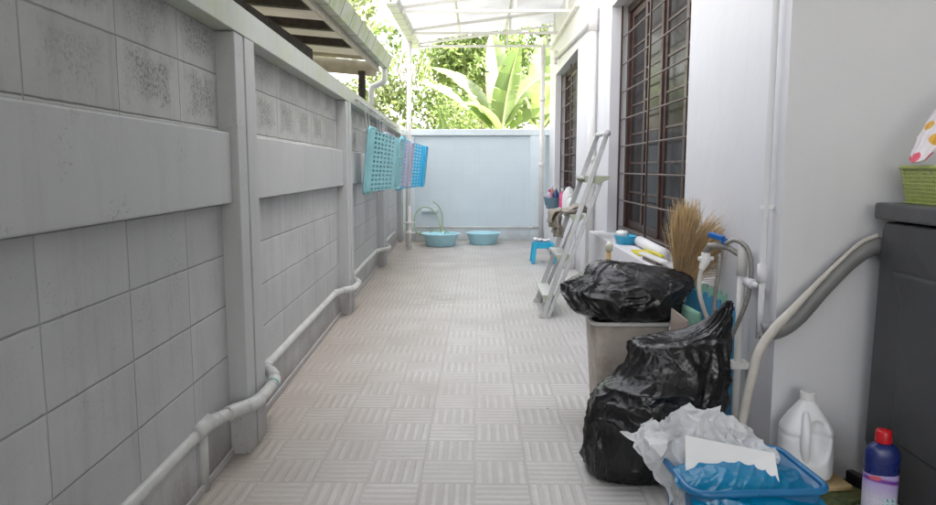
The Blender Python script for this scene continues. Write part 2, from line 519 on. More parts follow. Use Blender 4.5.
M_sponge = plain('tan_sponge', (.55, .40, .20), .9, var=.12, bump=.6, bscale=140)
M_limeb = plain('olive_green_plastic', (.36, .42, .12), .4, var=.05)
M_purple = plain('purple_plastic', (.14, .02, .32), .35)
M_pink = plain('pink_plastic', (.75, .10, .28), .35)
M_greyb = plain('slate_blue_plastic', (.14, .24, .30), .45)
M_cloth = plain('striped_towel', (.33, .30, .25), .95, var=.35, scale=28, bump=.5, bscale=120)
M_hgreen = plain('green_garden_hose', (.30, .44, .24), .4, var=.1)
M_bluel = plain('blue_lever_plastic', (.01, .12, .42), .35)
M_cream = plain('cream_board', (.52, .46, .38), .7, var=.1)
M_rooft = plain('brown_roof', (.20, .13, .09), .8, var=.3, scale=6)
M_palew = plain('pale_house_wall', (.66, .66, .64), .7, var=.05)
M_capg = plain('pale_green_plastic', (.42, .47, .34), .45, var=.1)

def bag_mat(name, col, rough, crease, spec=.6):
    t = NT(name)
    tc = t.new('ShaderNodeTexCoord').outputs['Object']
    t.base(col)
    t.link(t.ramp(t.noise(tc, 9, 4), [(.3, rough * .75), (.7, rough * 1.4)]), t.b.inputs['Roughness'])
    t.b.inputs['Specular IOR Level'].default_value = spec
    wz = t.noise(tc, 5, 2, out=1)
    ad = t.new('ShaderNodeVectorMath', operation='MULTIPLY_ADD'); t.link(wz, ad.inputs[0]); ad.inputs[1].default_value = (.09, .09, .09); t.link(tc, ad.inputs[2])
    v = t.new('ShaderNodeTexVoronoi', feature='DISTANCE_TO_EDGE'); t.link(ad.outputs[0], v.inputs['Vector']); v.inputs['Scale'].default_value = 17
    v2 = t.new('ShaderNodeTexVoronoi', feature='F1'); t.link(ad.outputs[0], v2.inputs['Vector']); v2.inputs['Scale'].default_value = 34
    n1 = t.bump(t.noise(tc, 30, 3, .55, .8), crease * .45, .005)
    cr_ = t.math('SMOOTH_MIN', t.math('MULTIPLY', v.outputs['Distance'], 9.0), 1.0, .4)
    n1 = t.bump(cr_, crease * .5, .006, n1)
    n1 = t.bump(v2.outputs['Distance'], crease * .25, .010, n1)
    t.link(n1, t.b.inputs['Normal'])
    return t
M_bag = bag_mat('black_bin_liner', (.007, .007, .008), .27, .34, .5).m

def film_mat(name, col, transp, rough=.25):
    t = bag_mat(name, col, rough, .5, .7)
    tr = t.new('ShaderNodeBsdfTranslucent'); tr.inputs[0].default_value = (*col, 1)
    tp = t.new('ShaderNodeBsdfTransparent')
    m1 = t.new('ShaderNodeMixShader'); m1.inputs[0].default_value = .35
    t.link(t.b.outputs[0], m1.inputs[1]); t.link(tr.outputs[0], m1.inputs[2])
    m2 = t.new('ShaderNodeMixShader'); m2.inputs[0].default_value = transp
    t.link(m1.outputs[0], m2.inputs[1]); t.link(tp.outputs[0], m2.inputs[2])
    t.link(m2.outputs[0], t.out.inputs[0])
    return t.m
M_film = film_mat('clear_white_film', (.88, .89, .90), .2, .3)
M_filmb = film_mat('bright_blue_film', (.0, .30, .58), .14, .1)
M_paper = plain('white_paper', (.78, .78, .78), .6, var=.03)

def sheet_mat(name='translucent_roof_sheet', k=.88, lo=(.60, .595, .58), hi=(.77, .765, .755)):
    t = NT(name)
    P, X, Y, Z = t.pos()
    t.base((.72, .73, .73)); t.b.inputs['Roughness'].default_value = .35
    tr = t.new('ShaderNodeBsdfTranslucent')
    dirt = t.ramp(t.noise(P, 1.4, 7, .65), [(.35, lo), (.75, hi)])
    t.link(dirt, tr.inputs[0])
    m1 = t.new('ShaderNodeMixShader'); m1.inputs[0].default_value = k
    t.link(t.b.outputs[0], m1.inputs[1]); t.link(tr.outputs[0], m1.inputs[2])
    t.link(m1.outputs[0], t.out.inputs[0])
    return t.m
M_sheet = sheet_mat()
M_sheet2 = sheet_mat('dirty_roof_sheet', .45, (.40, .37, .33), (.62, .58, .53))

def gutter_mat(name, base, moss):
    t = NT(name)
    P, X, Y, Z = t.pos()
    f = t.math('FRACT', t.math('DIVIDE', Y, .34))
    j = t.ramp(t.math('MINIMUM', f, t.math('SUBTRACT', 1.0, f)), [(.02, 1.0), (.05, 0.0)])
    c = t.mix(t.math('MULTIPLY', t.ramp(t.noise(P, 6, 7, .7), [(.4, 0.0), (.65, 1.0)]), moss), base, (.34, .42, .16))
    c = t.mix(t.math('MULTIPLY', j, .7), c, (.1, .1, .1))
    t.base(c); t.b.inputs['Roughness'].default_value = .45
    t.link(t.bump(j, .5, -.01), t.b.inputs['Normal'])
    return t.m
M_gut = gutter_mat('mossy_gutter', (.55, .56, .52), .8)
M_gut2 = gutter_mat('grey_gutter', (.62, .63, .63), .25)

def glass_mat():
    t = NT('dark_window_glass')
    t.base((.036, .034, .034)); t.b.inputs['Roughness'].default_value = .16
    t.b.inputs['Specular IOR Level'].default_value = .12; t.b.inputs['IOR'].default_value = 1.25
    tc = t.new('ShaderNodeTexCoord').outputs['Object']
    t.link(t.bump(t.noise(tc, 3, 2), .05, .02), t.b.inputs['Normal'])
    return t.m
M_glass = glass_mat()

def leaf_mat(name, col, var, trans=.55, scale=2.0):
    t = NT(name)
    P, X, Y, Z = t.pos()
    g = t.new('ShaderNodeNewGeometry')
    r = t.math('ADD', t.math('MULTIPLY', g.outputs['Random Per Island'], .6), t.math('MULTIPLY', t.noise(P, scale, 3), .4))
    lo = tuple(c * (1 - var) for c in col); hi = (min(1, col[0] * (1 + var * 1.3)), min(1, col[1] * (1 + var)), col[2] * (1 + var * .5))
    c = t.ramp(r, [(.2, lo), (.8, hi)])
    t.base(c); t.b.inputs['Roughness'].default_value = .42
    t.b.inputs['Specular IOR Level'].default_value = .5
    tr = t.new('ShaderNodeBsdfTranslucent')
    t.link(t.mix(1.0, c, (1.15, 1.35, .95), 'MULTIPLY'), tr.inputs[0])
    m1 = t.new('ShaderNodeMixShader'); m1.inputs[0].default_value = trans
    t.link(t.b.outputs[0], m1.inputs[1]); t.link(tr.outputs[0], m1.inputs[2])
    t.link(m1.outputs[0], t.out.inputs[0])
    return t.m
M_leafA = leaf_mat('light_green_leaf', (.145, .19, .085), .4)  # tree leaf greens paled and greyed to stand in for veiling haze
M_leafB = leaf_mat('mid_green_leaf', (.115, .155, .07), .4)
M_leafC = leaf_mat('olive_leaf', (.15, .175, .095), .4)
M_banana = leaf_mat('banana_leaf', (.15, .20, .085), .3, .45, 1.2)
M_bark = plain('bark', (.22, .19, .15), .9, var=.4, bump=1, bscale=18)
M_pstem = plain('banana_stem', (.22, .24, .09), .6, var=.3, scale=5)

# ------------------------------------------------------------------ ground and floor
def sheet(name, x0, x1, y0, y1, z, m, n=1):
    bm = BM()
    vs = [bm.verts.new(p) for p in ((x0, y0, z), (x1, y0, z), (x1, y1, z), (x0, y1, z))]
    bm.faces.new(vs)
    return tag(obj(name, bm, m), kind='structure')
sheet('ground', -90, 90, -40, 140, -.03, M_earth)
sheet('alley_floor', -1.30, 1.12, -9.0, 11.2, 0.0, M_floor)
sheet('cement_apron', 1.08, 2.8, -9.0, 2.6, .004, M_slab)

# ------------------------------------------------------------------ left boundary wall
XW = -.982
wall = thing('boundary_wall', 'long grey block wall with raised columns and mildewed capping along the left of the alley', 'wall', (-1.05, 5.5, 0))
cols_y = [(-8.2, -7.95), (-5.47, -5.22), (-2.75, -2.50), (-.02, .23), (2.72, 2.97), (5.45, 5.70), (8.18, 8.43), (10.9, 11.15)]
for a, b in cols_y:
    m_ = (a + b) / 2 - .01
    bm = BM()
    box(bm, -1.12, -.909, a, m_ - .004, 0, 1.662)
    box(bm, -1.12, -.905, m_ + .004, b, 0, 1.662)
    box(bm, -1.12, -.925, m_ - .004, m_ + .004, 0, 1.662)
    obj('column', bm, M_beam, wall, bevel=.004)
for (a0, a), (b, b0) in zip(cols_y, cols_y[1:]):
    y0, y1 = a, b
    obj('block_panel', B(-1.12, XW, y0, y1, 0, 1.015), M_block_lo, wall)
    obj('block_panel', B(-1.12, XW, y0, y1, 1.285, 1.662), M_block_up, wall)
    obj('band_beam', B(-1.118, -.938, y0, y1, 1.015, 1.285), M_beam, wall, bevel=.006)
    obj('plinth', B(XW, -.970, y0, y1, 0, .035), M_beam, wall, bevel=.008)
obj('cap_beam', B(-1.14, -.9055, -8.2, 11.2, 1.664, 1.772), M_cap, wall, bevel=.003)

# ------------------------------------------------------------------ far wall
fw = thing('boundary_wall', 'pale blue painted block wall closing off the far end of the alley', 'wall', (0, 11.3, 0))
obj('block_panel', B(-1.02, .80, 11.24, 11.36, .20, 1.65), M_block_far, fw)
obj('plinth', B(-1.02, .80, 11.21, 11.36, 0, .20), M_farb, fw, bevel=.006)
obj('column', B(.80, 1.04, 11.17, 11.38, 0, 1.652), M_farb, fw, bevel=.006)
obj('column', B(-1.26, -1.02, 11.202, 11.38, 0, 1.652), M_farb, fw, bevel=.006)
obj('column', B(1.04, 3.0, 11.24, 11.36, 0, 1.652), M_farb, fw)
obj('cap_beam', B(-1.30, 3.0, 11.16, 11.39, 1.654, 1.75), M_farb, fw, bevel=.008)

# ------------------------------------------------------------------ house on the right
house = thing('house', 'white plastered house wall with barred brown windows along the right of the alley', 'house', (1.6, 6, 0))
XF, XB, TOP = 1.10, 1.34, 6.2
O1, O2 = (3.80, 6.06), (8.08, 10.35)
ZL, ZS = 2.475, .60
bm = BM()
box(bm, XF, XB, 2.58, O1[0], 0, TOP)
box(bm, XF, XB, O1[0], O1[1], 0, ZS); box(bm, XF, XB, O1[0], O1[1], ZL, TOP)
box(bm, XF, XB, O1[1], O2[0], 0, TOP)
box(bm, XF, XB, O2[0], O2[1], 0, ZS); box(bm, XF, XB, O2[0], O2[1], ZL, TOP)
box(bm, XF, XB, O2[1], 11.165, 0, TOP)
bmesh.ops.remove_doubles(bm, verts=bm.verts[:], dist=1e-5)
obj('wall', bm, M_house, house)
obj('wall', B(XB, 2.80, 2.58, 2.80, 0, TOP), M_house, house)
obj('wall', B(2.60, 2.80, -9.0, 2.58, 0, TOP + 1.2), M_house, house)  # unseen wing, lengthened and raised to keep direct sun off the alley
obj('room_lining', B(2.0, 2.1, 2.8, 11.1, 0, TOP), plain('dim_room_wall', (.10, .095, .09), .8), house)  # dark colour stands in for the unlit room behind the windows
obj('window_ledge', B(.965, XF - .001, 3.35, 6.17, 0, .605), M_house, house, bevel=.008)
obj('window_ledge', B(.965, XF - .001, 8.0, 10.45, 0, .605), M_house, house, bevel=.008)
obj('flat_roof', B(1.0, 2.9, 2.4, 11.3, TOP, TOP + .15), M_beam, house)

def window(o, n_mid):
    y0, y1 = o
    bm = BM()
    xa, xb = 1.235, 1.295
    box(bm, xa, xb, y0, y0 + .055, ZS + .06, ZL - .055); box(bm, xa, xb, y1 - .055, y1, ZS + .06, ZL - .055)
    box(bm, xa, xb, y0, y1, ZS, ZS + .06); box(bm, xa, xb, y0, y1, ZL - .055, ZL)
    fr = obj('window', bm, M_brown, house, bevel=.004)
    n = n_mid
    for k in range(n):
        a = y0 + .055 + (y1 - y0 - .11) * k / n; b = y0 + .055 + (y1 - y0 - .11) * (k + 1) / n
        bm = BM()
        x0, x1 = (1.26, 1.288) if k % 2 else (1.245, 1.272)
        z0, z1 = ZS + .062, ZL - .057
        st = .055
        box(bm, x0, x1, a + .002, a + st, z0, z1); box(bm, x0, x1, b - st, b - .002, z0, z1)
        box(bm, x0, x1, a + st, b - st, z0, z0 + st); box(bm, x0, x1, a + st, b - st, z1 - st, z1)
        nb = 7
        for q in range(1, nb):
            z = z0 + st + (z1 - z0 - 2 * st) * q / nb
            box(bm, x0 + .004, x1 - .004, a + st, b - st, z - .009, z + .009)
        obj('sash', bm, M_brown, fr, bevel=.003)
        obj('pane', B((x0 + x1) / 2 - .003, (x0 + x1) / 2 + .003, a + st - .004, b - st + .004, z0 + st - .004, z1 - st + .004), M_glass, fr)
    # grille
    for q in range(9):
        z = .66 + .2225 * q
        if z < ZL - .02: obj('grille_rod', tube(BM(), [(1.19, y0 + .01, z), (1.19, y1 - .01, z)], .0065, 8), M_rod, house, smooth=True)
    for yy in (y0 + .025, y0 + 1.23, y1 - .03):
        obj('grille_upright', B(1.176, 1.188, yy - .011, yy + .011, ZS + .002, ZL - .002), M_brown, house)
window(O1, 4); window(O2, 4)

# ------------------------------------------------------------------ canopy
can = thing('canopy', 'translucent white lean-to canopy on a white steel frame over the far half of the alley', 'canopy', (0, 7, 0))
CY0, CY1 = 8.0, 10.95
zs = lambda x: 2.99 + (x + .95) * .128
bm = BM()
n = 96
prev = None
for i in range(n + 1):
    y = CY0 + (CY1 - CY0) * i / n
    dz = .008 * math.cos(i * PI / 2)
    cur = [bm.verts.new((x, y, zs(x) + .055 + dz)) for x in (-1.0, 0.05, 1.098)]
    if prev:
        for k in range(2): bm.faces.new((prev[k], prev[k + 1], cur[k + 1], cur[k]))
    prev = cur
obj('roof_sheet', bm, M_sheet, can, solid=.003)
for y in (10.9, 9.85, 8.5):
    bm = BM()
    bar(bm, (-.90, y, 2.965), (1.09, y, 2.965), .035, .03)
    bar(bm, (-.90, y, zs(-.90) + .01), (1.09, y, zs(1.09) + .01), .035, .03)
    for x in (.42,):
        bar(bm, (x, y, 2.98), (x, y, zs(x)), .03, .03, (0, 1, 0))
    bar(bm, (1.02, y, 2.98), (1.02, y, zs(1.0)), .03, .03, (0, 1, 0))
    obj('truss', bm, M_steelw, can)
for x in (-.28, .40):
    obj('purlin', bar(BM(), (x, CY0 + .05, zs(x) + .0385), (x, CY1, zs(x) + .0385), .022, .03), M_steelw, can)
obj('wall_rail', bar(BM(), (1.075, CY0, 2.93), (1.075, CY1, 2.93), .04, .045), M_steelw, can)
bm = BM()
prism(bm, [(-1.06, 3.0), (-1.03, 2.945), (-.92, 2.945), (-.89, 2.985), (-.892, 3.03), (-.90, 3.03), (-.90, 2.99), (-.925, 2.955), (-1.025, 2.955), (-1.05, 3.0), (-1.05, 3.06), (-1.06, 3.06)], 'y', CY0, CY1 + .03)
obj('gutter', bm, M_gut2, can)
post = obj('post', tube(BM(), [(-1.05, 10.35, 0), (-1.0, 10.4, 2.945)], .034, 14), M_steelw, can, smooth=True)
obj('post', tube(BM(), [(.955, 10.85, 0), (.955, 10.85, 2.95)], .036, 14), M_steelw, can, smooth=True)
for z in (1.2, 2.18): obj('pipe_collar', tube(BM(), [(.955, 10.85, z - .03), (.955, 10.85, z + .03)], .044, 14), M_steelw, can, smooth=True)

# unseen solid roof added to darken the near passage (the camera stands beneath it)
near = thing('added_shade_roof', 'plain flat unseen roof added to shade the near end of the alley', 'roof', (0, 0, 2.9))
obj('slab', B(-.80, 2.6, -4.5, 2.55, 3.02, 3.14), M_beam, near)
obj('edge_beam', B(-.80, 1.098, 2.40, 2.57, 2.86, 3.02), M_beam, near)

# ------------------------------------------------------------------ neighbour's eaves over the left wall
nbr = thing('carport_roof', 'neighbour low lean-to roof on dark rafters with mossy gutter above the left wall', 'roof', (-2, 4, 1.8))
zr = lambda x: 2.105 + (-1.0 - x) * .09
bm = BM()
nx = 150
rows = []
for i in range(nx + 1):
    y = -.5 + 7.5 * i / nx
    dz = .010 * math.cos(i * PI / 2.5)
    rows.append([bm.verts.new((x, y, zr(x) + .075 + dz)) for x in (-1.02, -2.0, -3.4)])
for a, b in zip(rows, rows[1:]):
    for k in range(2): bm.faces.new((a[k], a[k + 1], b[k + 1], b[k]))
obj('roof_sheet', bm, M_sheet2, nbr, solid=.003)
for y in (1.3, 2.1, 2.9, 3.7, 4.38, 5.05, 5.75):
    obj('rafter', bar(BM(), (-1.0, y, zr(-1.0) + .02), (-3.3, y, zr(-3.3) + .02), .06, .06), M_dwood, nbr)
obj('end_batten', bar(BM(), (-1.0, 6.55, zr(-1.0) + .03), (-3.3, 6.55, zr(-3.3) + .03), .03, .05), M_cream, nbr)
obj('end_board', bar(BM(), (-1.0, 7.03, zr(-1.0) - .0), (-3.3, 7.03, zr(-3.3) - .0), .14, .025), M_lwood, nbr)
obj('wall_beam', B(-1.36, -1.27, -.5, 5.5, 1.955, 2.045), M_dwood, nbr)
obj('wall_beam', B(-2.9, -2.8, -.5, 6.4, 2.08, 2.2), M_dwood, nbr)
obj('fascia', B(-1.0, -.985, -.5, 7.1, 2.085, 2.20), M_lwood, nbr)
bm = BM()
prism(bm, [(-.982, 2.14), (-.915, 2.135), (-.872, 2.245), (-.879, 2.25), (-.921, 2.145), (-.974, 2.148), (-.974, 2.25), (-.982, 2.25)], 'y', -.5, 7.25)
obj('gutter', bm, M_gut, nbr)
obj('downpipe', tube(BM(), spline([(-.945, 7.19, 2.14), (-.945, 7.19, 2.05), (-.955, 7.2, 2.01), (-1.01, 7.22, 1.985), (-1.07, 7.22, 1.96), (-1.085, 7.22, 1.91), (-1.085, 7.22, 1.775)], 6), .03, 12), M_gut2, nbr, smooth=True)
obj('post', B(-1.155, -1.095, 6.87, 6.93, 1.774, 2.07), M_dwood, nbr)
for y in (.5, 3.4, 6.2):
    obj('post', B(-2.9, -2.8, y, y + .1, 0, 2.1), M_dwood, nbr)
sh = thing('house', 'dim neighbour house side under the lean-to roof behind the left wall', 'house', (-4.0, 3, 0))
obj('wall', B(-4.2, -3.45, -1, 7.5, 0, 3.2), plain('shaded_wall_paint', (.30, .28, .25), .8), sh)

# ------------------------------------------------------------------ grey pipe along the left wall
gp = thing('drain_pipe', 'grey painted pipe running along the foot of the left wall and round its columns', 'pipe', (-.98, 5, 0))
def pipe_run(pts): return spline(pts, 6)
path = [(-.985, -2.4, .235), (-.985, -.2, .235)]
pp = []
z = .225
pp += [(-.985, -2.4, z), (-.985, 2.42, z)]
for a, b in cols_y[4:7]:
    a_ = a
    pp += [(-.98, a - .26, z), (-.93, a - .10, z - .004), (-.876, a - .02, z - .008), (-.873, b + .02, z - .01), (-.905, b + .14, z - .01), (-.985, b + .28, z - .01)]
    z -= .006
pp += [(-.985, 10.4, z)]
# dense polyline with rounded bends
dense = [Vector(pp[0])]
for i in range(1, len(pp) - 1):
    p0, p1, p2 = map(Vector, (pp[i - 1], pp[i], pp[i + 1]))
    d0 = min(.05, (p1 - p0).length / 2); d1 = min(.05, (p2 - p1).length / 2)
    a = p1 + (p0 - p1).normalized() * d0; c = p1 + (p2 - p1).normalized() * d1
    for k in range(5):
        t = k / 4
        dense.append(a * (1 - t) ** 2 + p1 * 2 * t * (1 - t) + c * t * t)
dense.append(Vector(pp[-1]))
obj('pipe', tube(BM(), dense, .0245, 16), M_pvc, gp, smooth=True)
for i in range(1, len(pp) - 1):
    p0, p1, p2 = map(Vector, (pp[i - 1], pp[i], pp[i + 1]))
    if (p1 - p0).length < .04 or (p1 - p0).angle(p2 - p1) < .12: continue
    a = p1 + (p0 - p1).normalized() * .055; c = p1 + (p2 - p1).normalized() * .055
    q = [a * (1 - t) ** 2 + p1 * 2 * t * (1 - t) + c * t * t for t in (0, .2, .4, .6, .8, 1)]
    obj('elbow', tube(BM(), q, .0285, 16), M_pvc, gp, smooth=True)
obj('riser', tube(BM(), [(-.985, 2.40, 0), (-.985, 2.40, .225)], .024, 14), M_pvc, gp, smooth=True)
bm = BM(); tube(bm, [(-.985, 2.33, .23), (-.985, 2.47, .23)], .034, 16)
obj('tee', bm, M_pvc, gp, smooth=True)
obj('strap', tube(BM(), [(-.873, 2.95, .217), (-.873, 2.965, .217)], .029, 14), plain('teal_tape', (.12, .30, .30), .6), gp)

# ------------------------------------------------------------------ pipes on the house wall
def conduit(name, label, pts, r, m, collars=(), grp=None):
    t_ = thing(name, label, 'pipe', (pts[0][0], pts[0][1], min(p[2] for p in pts)), grp)
    obj('pipe', tube(BM(), pts, r, 14), m, t_, smooth=True)
    for c0, c1, rr in collars:
        obj('collar', tube(BM(), [c0, c1], rr, 14), m, t_, smooth=True)
    return t_
conduit('wall_pipe', 'white vertical pipe with domed cap between the two barred windows', [(1.055, 6.72, 0), (1.055, 6.72, 2.60)], .038, M_wpvc,
        [((1.055, 6.72, 2.40), (1.055, 6.72, 2.61), .045), ((1.055, 6.72, 1.2), (1.055, 6.72, 1.26), .045)])
conduit('wall_pipe', 'white pipe running level high on the wall above the far window', [(1.06, 6.80, 2.53), (1.06, 9.9, 2.66)], .026, M_wpvc,
        [((1.06, 9.85, 2.655), (1.06, 9.97, 2.66), .04), ((1.05, 9.93, 2.56), (1.05, 9.93, 2.74), .022)])
bend = spline([(1.07, 2.65, 4.5), (1.07, 2.65, .80), (1.07, 2.65, .725), (1.07, 2.67, .705), (1.07, 2.72, .70), (1.07, 2.80, .70)], 6)
dp = conduit('wall_pipe', 'thin white pipe down the near corner with an elbow into a capped standpipe', bend, .013, M_house,
        [((1.07, 2.65, .72), (1.07, 2.65, .79), .019), ((1.07, 2.72, .70), (1.07, 2.80, .70), .019)])
obj('clip', B(1.052, 1.098, 2.64, 2.66, .998, 1.01), M_whitep, dp)
sp = thing('standpipe', 'capped white standpipe with a ball valve beside the grass broom', 'pipe', (1.06, 2.83, 0))
obj('pipe', tube(BM(), [(1.06, 2.83, 0), (1.06, 2.83, .83)], .0155, 14), M_wpvc, sp, smooth=True)
obj('cap', tube(BM(), [(1.06, 2.83, .72), (1.06, 2.83, .825), (1.06, 2.83, .845)], [.0205, .0205, .014], 14), M_wpvc, sp, smooth=True)
obj('bracket', B(1.025, 1.098, 2.80, 2.86, .34, .365), M_whitep, sp)
obj('valve', tube(BM(), [(1.06, 2.83, .795), (1.02, 2.86, .825), (1.00, 2.88, .835), (.955, 2.92, .83), (.945, 2.93, .80)], [.011, .012, .016, .013, .013], 12), M_braid, sp, smooth=True)
lv = BM(); bar(lv, (.995, 2.87, .864), (.955, 2.92, .878), .020, .03); tube(lv, [(1.0, 2.87, .84), (1.0, 2.87, .865)], .012, 10)
obj('lever', lv, M_bluel, sp, bevel=.003)
bh = thing('flexible_hose', 'braided steel hose looping down from the blue-levered valve', 'hose', (1.05, 2.85, .4))
obj('hose', tube(BM(), spline([(1.0, 2.86, .845), (1.03, 2.83, .862), (1.065, 2.79, .83), (1.075, 2.77, .74), (1.06, 2.77, .62), (1.03, 2.80, .50), (1.00, 2.82, .40)], 8), .0092, 12), M_braid, bh, smooth=True)
wh = thing('flexible_hose', 'beige hose with a white screw connector hanging left of the standpipe', 'hose', (.95, 2.9, .4))
obj('hose', tube(BM(), spline([(.945, 2.93, .77), (.925, 2.93, .70), (.925, 2.92, .62), (.955, 2.90, .52), (.985, 2.88, .42)], 8), .0095, 12), M_hosebe, wh, smooth=True)
cb = BM(); tube(cb, [(.945, 2.93, .80), (.944, 2.93, .765), (.93, 2.93, .73)], [.018, .02, .013], 12)
tube(cb, [(.915, 2.93, .775), (.977, 2.93, .775)], .009, 10)
obj('connector', cb, M_whitep, wh, smooth=False)
obj('hose', tube(BM(), spline([(.99, 2.885, .80), (.985, 2.89, .70), (.98, 2.9, .58), (.99, 2.88, .45)], 8), .0085, 12), M_braid, wh, smooth=True)

# ------------------------------------------------------------------ washing machine and its hoses
MX = 1.405
wm = thing('washing_machine', 'charcoal top-loading washing machine with its back against the wall', 'washing machine', (1.7, 2.2, 0))
YB, YFr = 2.515, 1.95
prof = [(YB - .03, .965), (YB - .018, .93), (YB + .0, .16), (YB - .045, .09), (YB - .045, .03), (YFr, .03), (YFr, .965)]
bm = BM()
prism(bm, prof, 'x', MX + .012, 1.98)
side = [f for f in bm.faces if abs(f.calc_center_median().x - (MX + .012)) < 1e-4]
obj('body', bm, M_mach, wm, bevel=.012, seg=3)
def side_panel(pts, x0, x1): return prism(BM(), pts, 'x', x0, x1)
obj('side_panel', side_panel([(YB - .10, .80), (YB - .17, .70), (YB - .17, .28), (YB - .21, .22), (YFr + .1, .22), (YFr + .1, .80)], MX + .004, MX + .03), M_mach, wm, bevel=.012, seg=3)
obj('lid', B(MX - .012, 1.995, YFr - .01, YB - .005, .972, 1.03), plain('charcoal_lid_plastic', (.075, .076, .078), .4, bump=.1, bscale=220), wm, bevel=.01, seg=3)
for x, y in ((1.46, 2.42), (1.46, 2.02), (1.92, 2.42), (1.92, 2.02)):
    obj('foot', tube(BM(), [(x, y, .004), (x, y, .035)], .03, 14), M_black, wm)
dh = thing('drain_hose', 'thick ribbed grey drain hose sagging from the back of the washing machine', 'hose', (1.2, 2.55, .5))
pts = spline([(1.44, 2.535, .87), (1.40, 2.535, .868), (1.33, 2.54, .815), (1.24, 2.54, .715), (1.16, 2.54, .615), (1.10, 2.54, .568), (1.045, 2.55, .552)], 22)
rs = [.033 + .0010 * (1 if i % 2 else -1) for i in range(len(pts))]
obj('hose', tube(BM(), pts, rs, 18), M_hoseg, dh, smooth=True)
bhs = thing('drain_hose', 'thin yellowed hose laid over the grey one and down to the floor', 'hose', (1.0, 2.5, 0))
obj('hose', tube(BM(), spline([(1.42, 2.52, .912), (1.36, 2.52, .885), (1.28, 2.515, .812), (1.20, 2.51, .728), (1.12, 2.50, .642), (1.055, 2.485, .578), (1.005, 2.48, .50), (.985, 2.48, .41), (.965, 2.49, .28), (.95, 2.50, .10), (.95, 2.51, .0)], 10), [.0075] * 22 + [.0075 + .0095 * k / 24 for k in range(24)] + [.017] * 55, 12), M_hosebe, bhs, smooth=True)

# ------------------------------------------------------------------ bags
def fold_noise(p, sc, seed, aniso=(1, 1, 1)):
    q = Vector((p.x * aniso[0], p.y * aniso[1], p.z * aniso[2])) * sc + Vector((seed, seed * .7, seed * 1.3))
    s = 0; a = 1.0
    for _ in range(4):
        s += a * (1 - abs(mn.noise(q)) * 2.2); a *= .5; q = q * 2.07 + Vector((3.1, 1.7, 5.2))
    return s / 1.9 - .35

def loft_bag(rings, n=120, m=110, amp=.02, sc=7, seed=1.0, aniso=(1, 1, 1), close_top=True, sq=.85, folds=11):
    """rings: (cx, cy, z, rx, ry, tilt) from the base to the top"""
    bm = BM()
    K = [Vector(r[:5] + (0,)[:0]) if False else r for r in rings]
    def lerp(t):
        s = t * (len(K) - 1); i = min(int(s), len(K) - 2); f = s - i
        g = lambda j: np.array(K[max(0, min(len(K) - 1, j))], float)
        p0, p1, p2, p3 = g(i - 1), g(i), g(i + 1), g(i + 2)
        return .5 * (2 * p1 + (p2 - p0) * f + (2 * p0 - 5 * p1 + 4 * p2 - p3) * f * f + (3 * p1 - p0 - 3 * p2 + p3) * f ** 3)
    grid = []
    for j in range(m + 1):
        c = lerp(j / m)
        row = []
        for k in range(n):
            a = 2 * PI * k / n
            ca, sa = math.cos(a), math.sin(a)
            x = math.copysign(abs(ca) ** sq, ca) * max(.004, c[3]); y = math.copysign(abs(sa) ** sq, sa) * max(.004, c[4])
            p = Vector((c[0] + x, c[1] + y, c[2] + x * c[5]))
            d = Vector((ca, sa, .25)).normalized()
            e = min(1.0, 3 * min(c[3], c[4]) / .06)
            t_ = j / m
            wq = Vector((p.x * aniso[0], p.y * aniso[1], p.z * aniso[2]))
            ph = a / (2 * PI) * folds + 1.7 * mn.noise(wq * 3.0 + Vector((seed, 0, 0))) + .8 * mn.noise(wq * 7 + Vector((0, seed, 0)))
            r1_ = 1 - abs(math.sin(PI * ph))
            gate = max(0.0, .55 + 1.1 * mn.noise(p * 4.5 + Vector((seed, seed, 0))))
            ph2 = (p.x * .7 + p.z) * sc * 1.1 + 1.6 * mn.noise(p * 4 + Vector((seed * 2, 0, 1)))
            r2_ = 1 - abs(math.sin(PI * ph2))
            gate2 = max(0.0, .25 + 1.3 * mn.noise(p * 5 + Vector((1, seed, 4))))
            ph3 = a / (2 * PI) * folds * 2.6 + 2.4 * mn.noise(wq * 6.0 + Vector((seed, 3, 0)))
            r3_ = 1 - abs(math.sin(PI * ph3))
            h = amp * (.75 * (r1_ ** 2.0 - .3) * gate + .55 * (r2_ ** 2.0 - .25) * gate2 + .34 * (r3_ ** 2.0 - .3) * max(0, .5 + mn.noise(p * 8 + Vector((seed, 1, 2)))) + .75 * mn.noise(p * 4 + Vector((seed, 0, 0))) + .22 * fold_noise(p, sc * 2.6, seed + 5, aniso))
            q = p + d * h * e
            row.append(bm.verts.new((q.x, q.y, max(.003, q.z))))
        grid.append(row)
    for a, b in zip(grid, grid[1:]):
        for k in range(n): bm.faces.new((a[k], a[(k + 1) % n], b[(k + 1) % n], b[k]))
    bm.faces.new(grid[0][::-1])
    if close_top: bm.faces.new(grid[-1])
    return bm

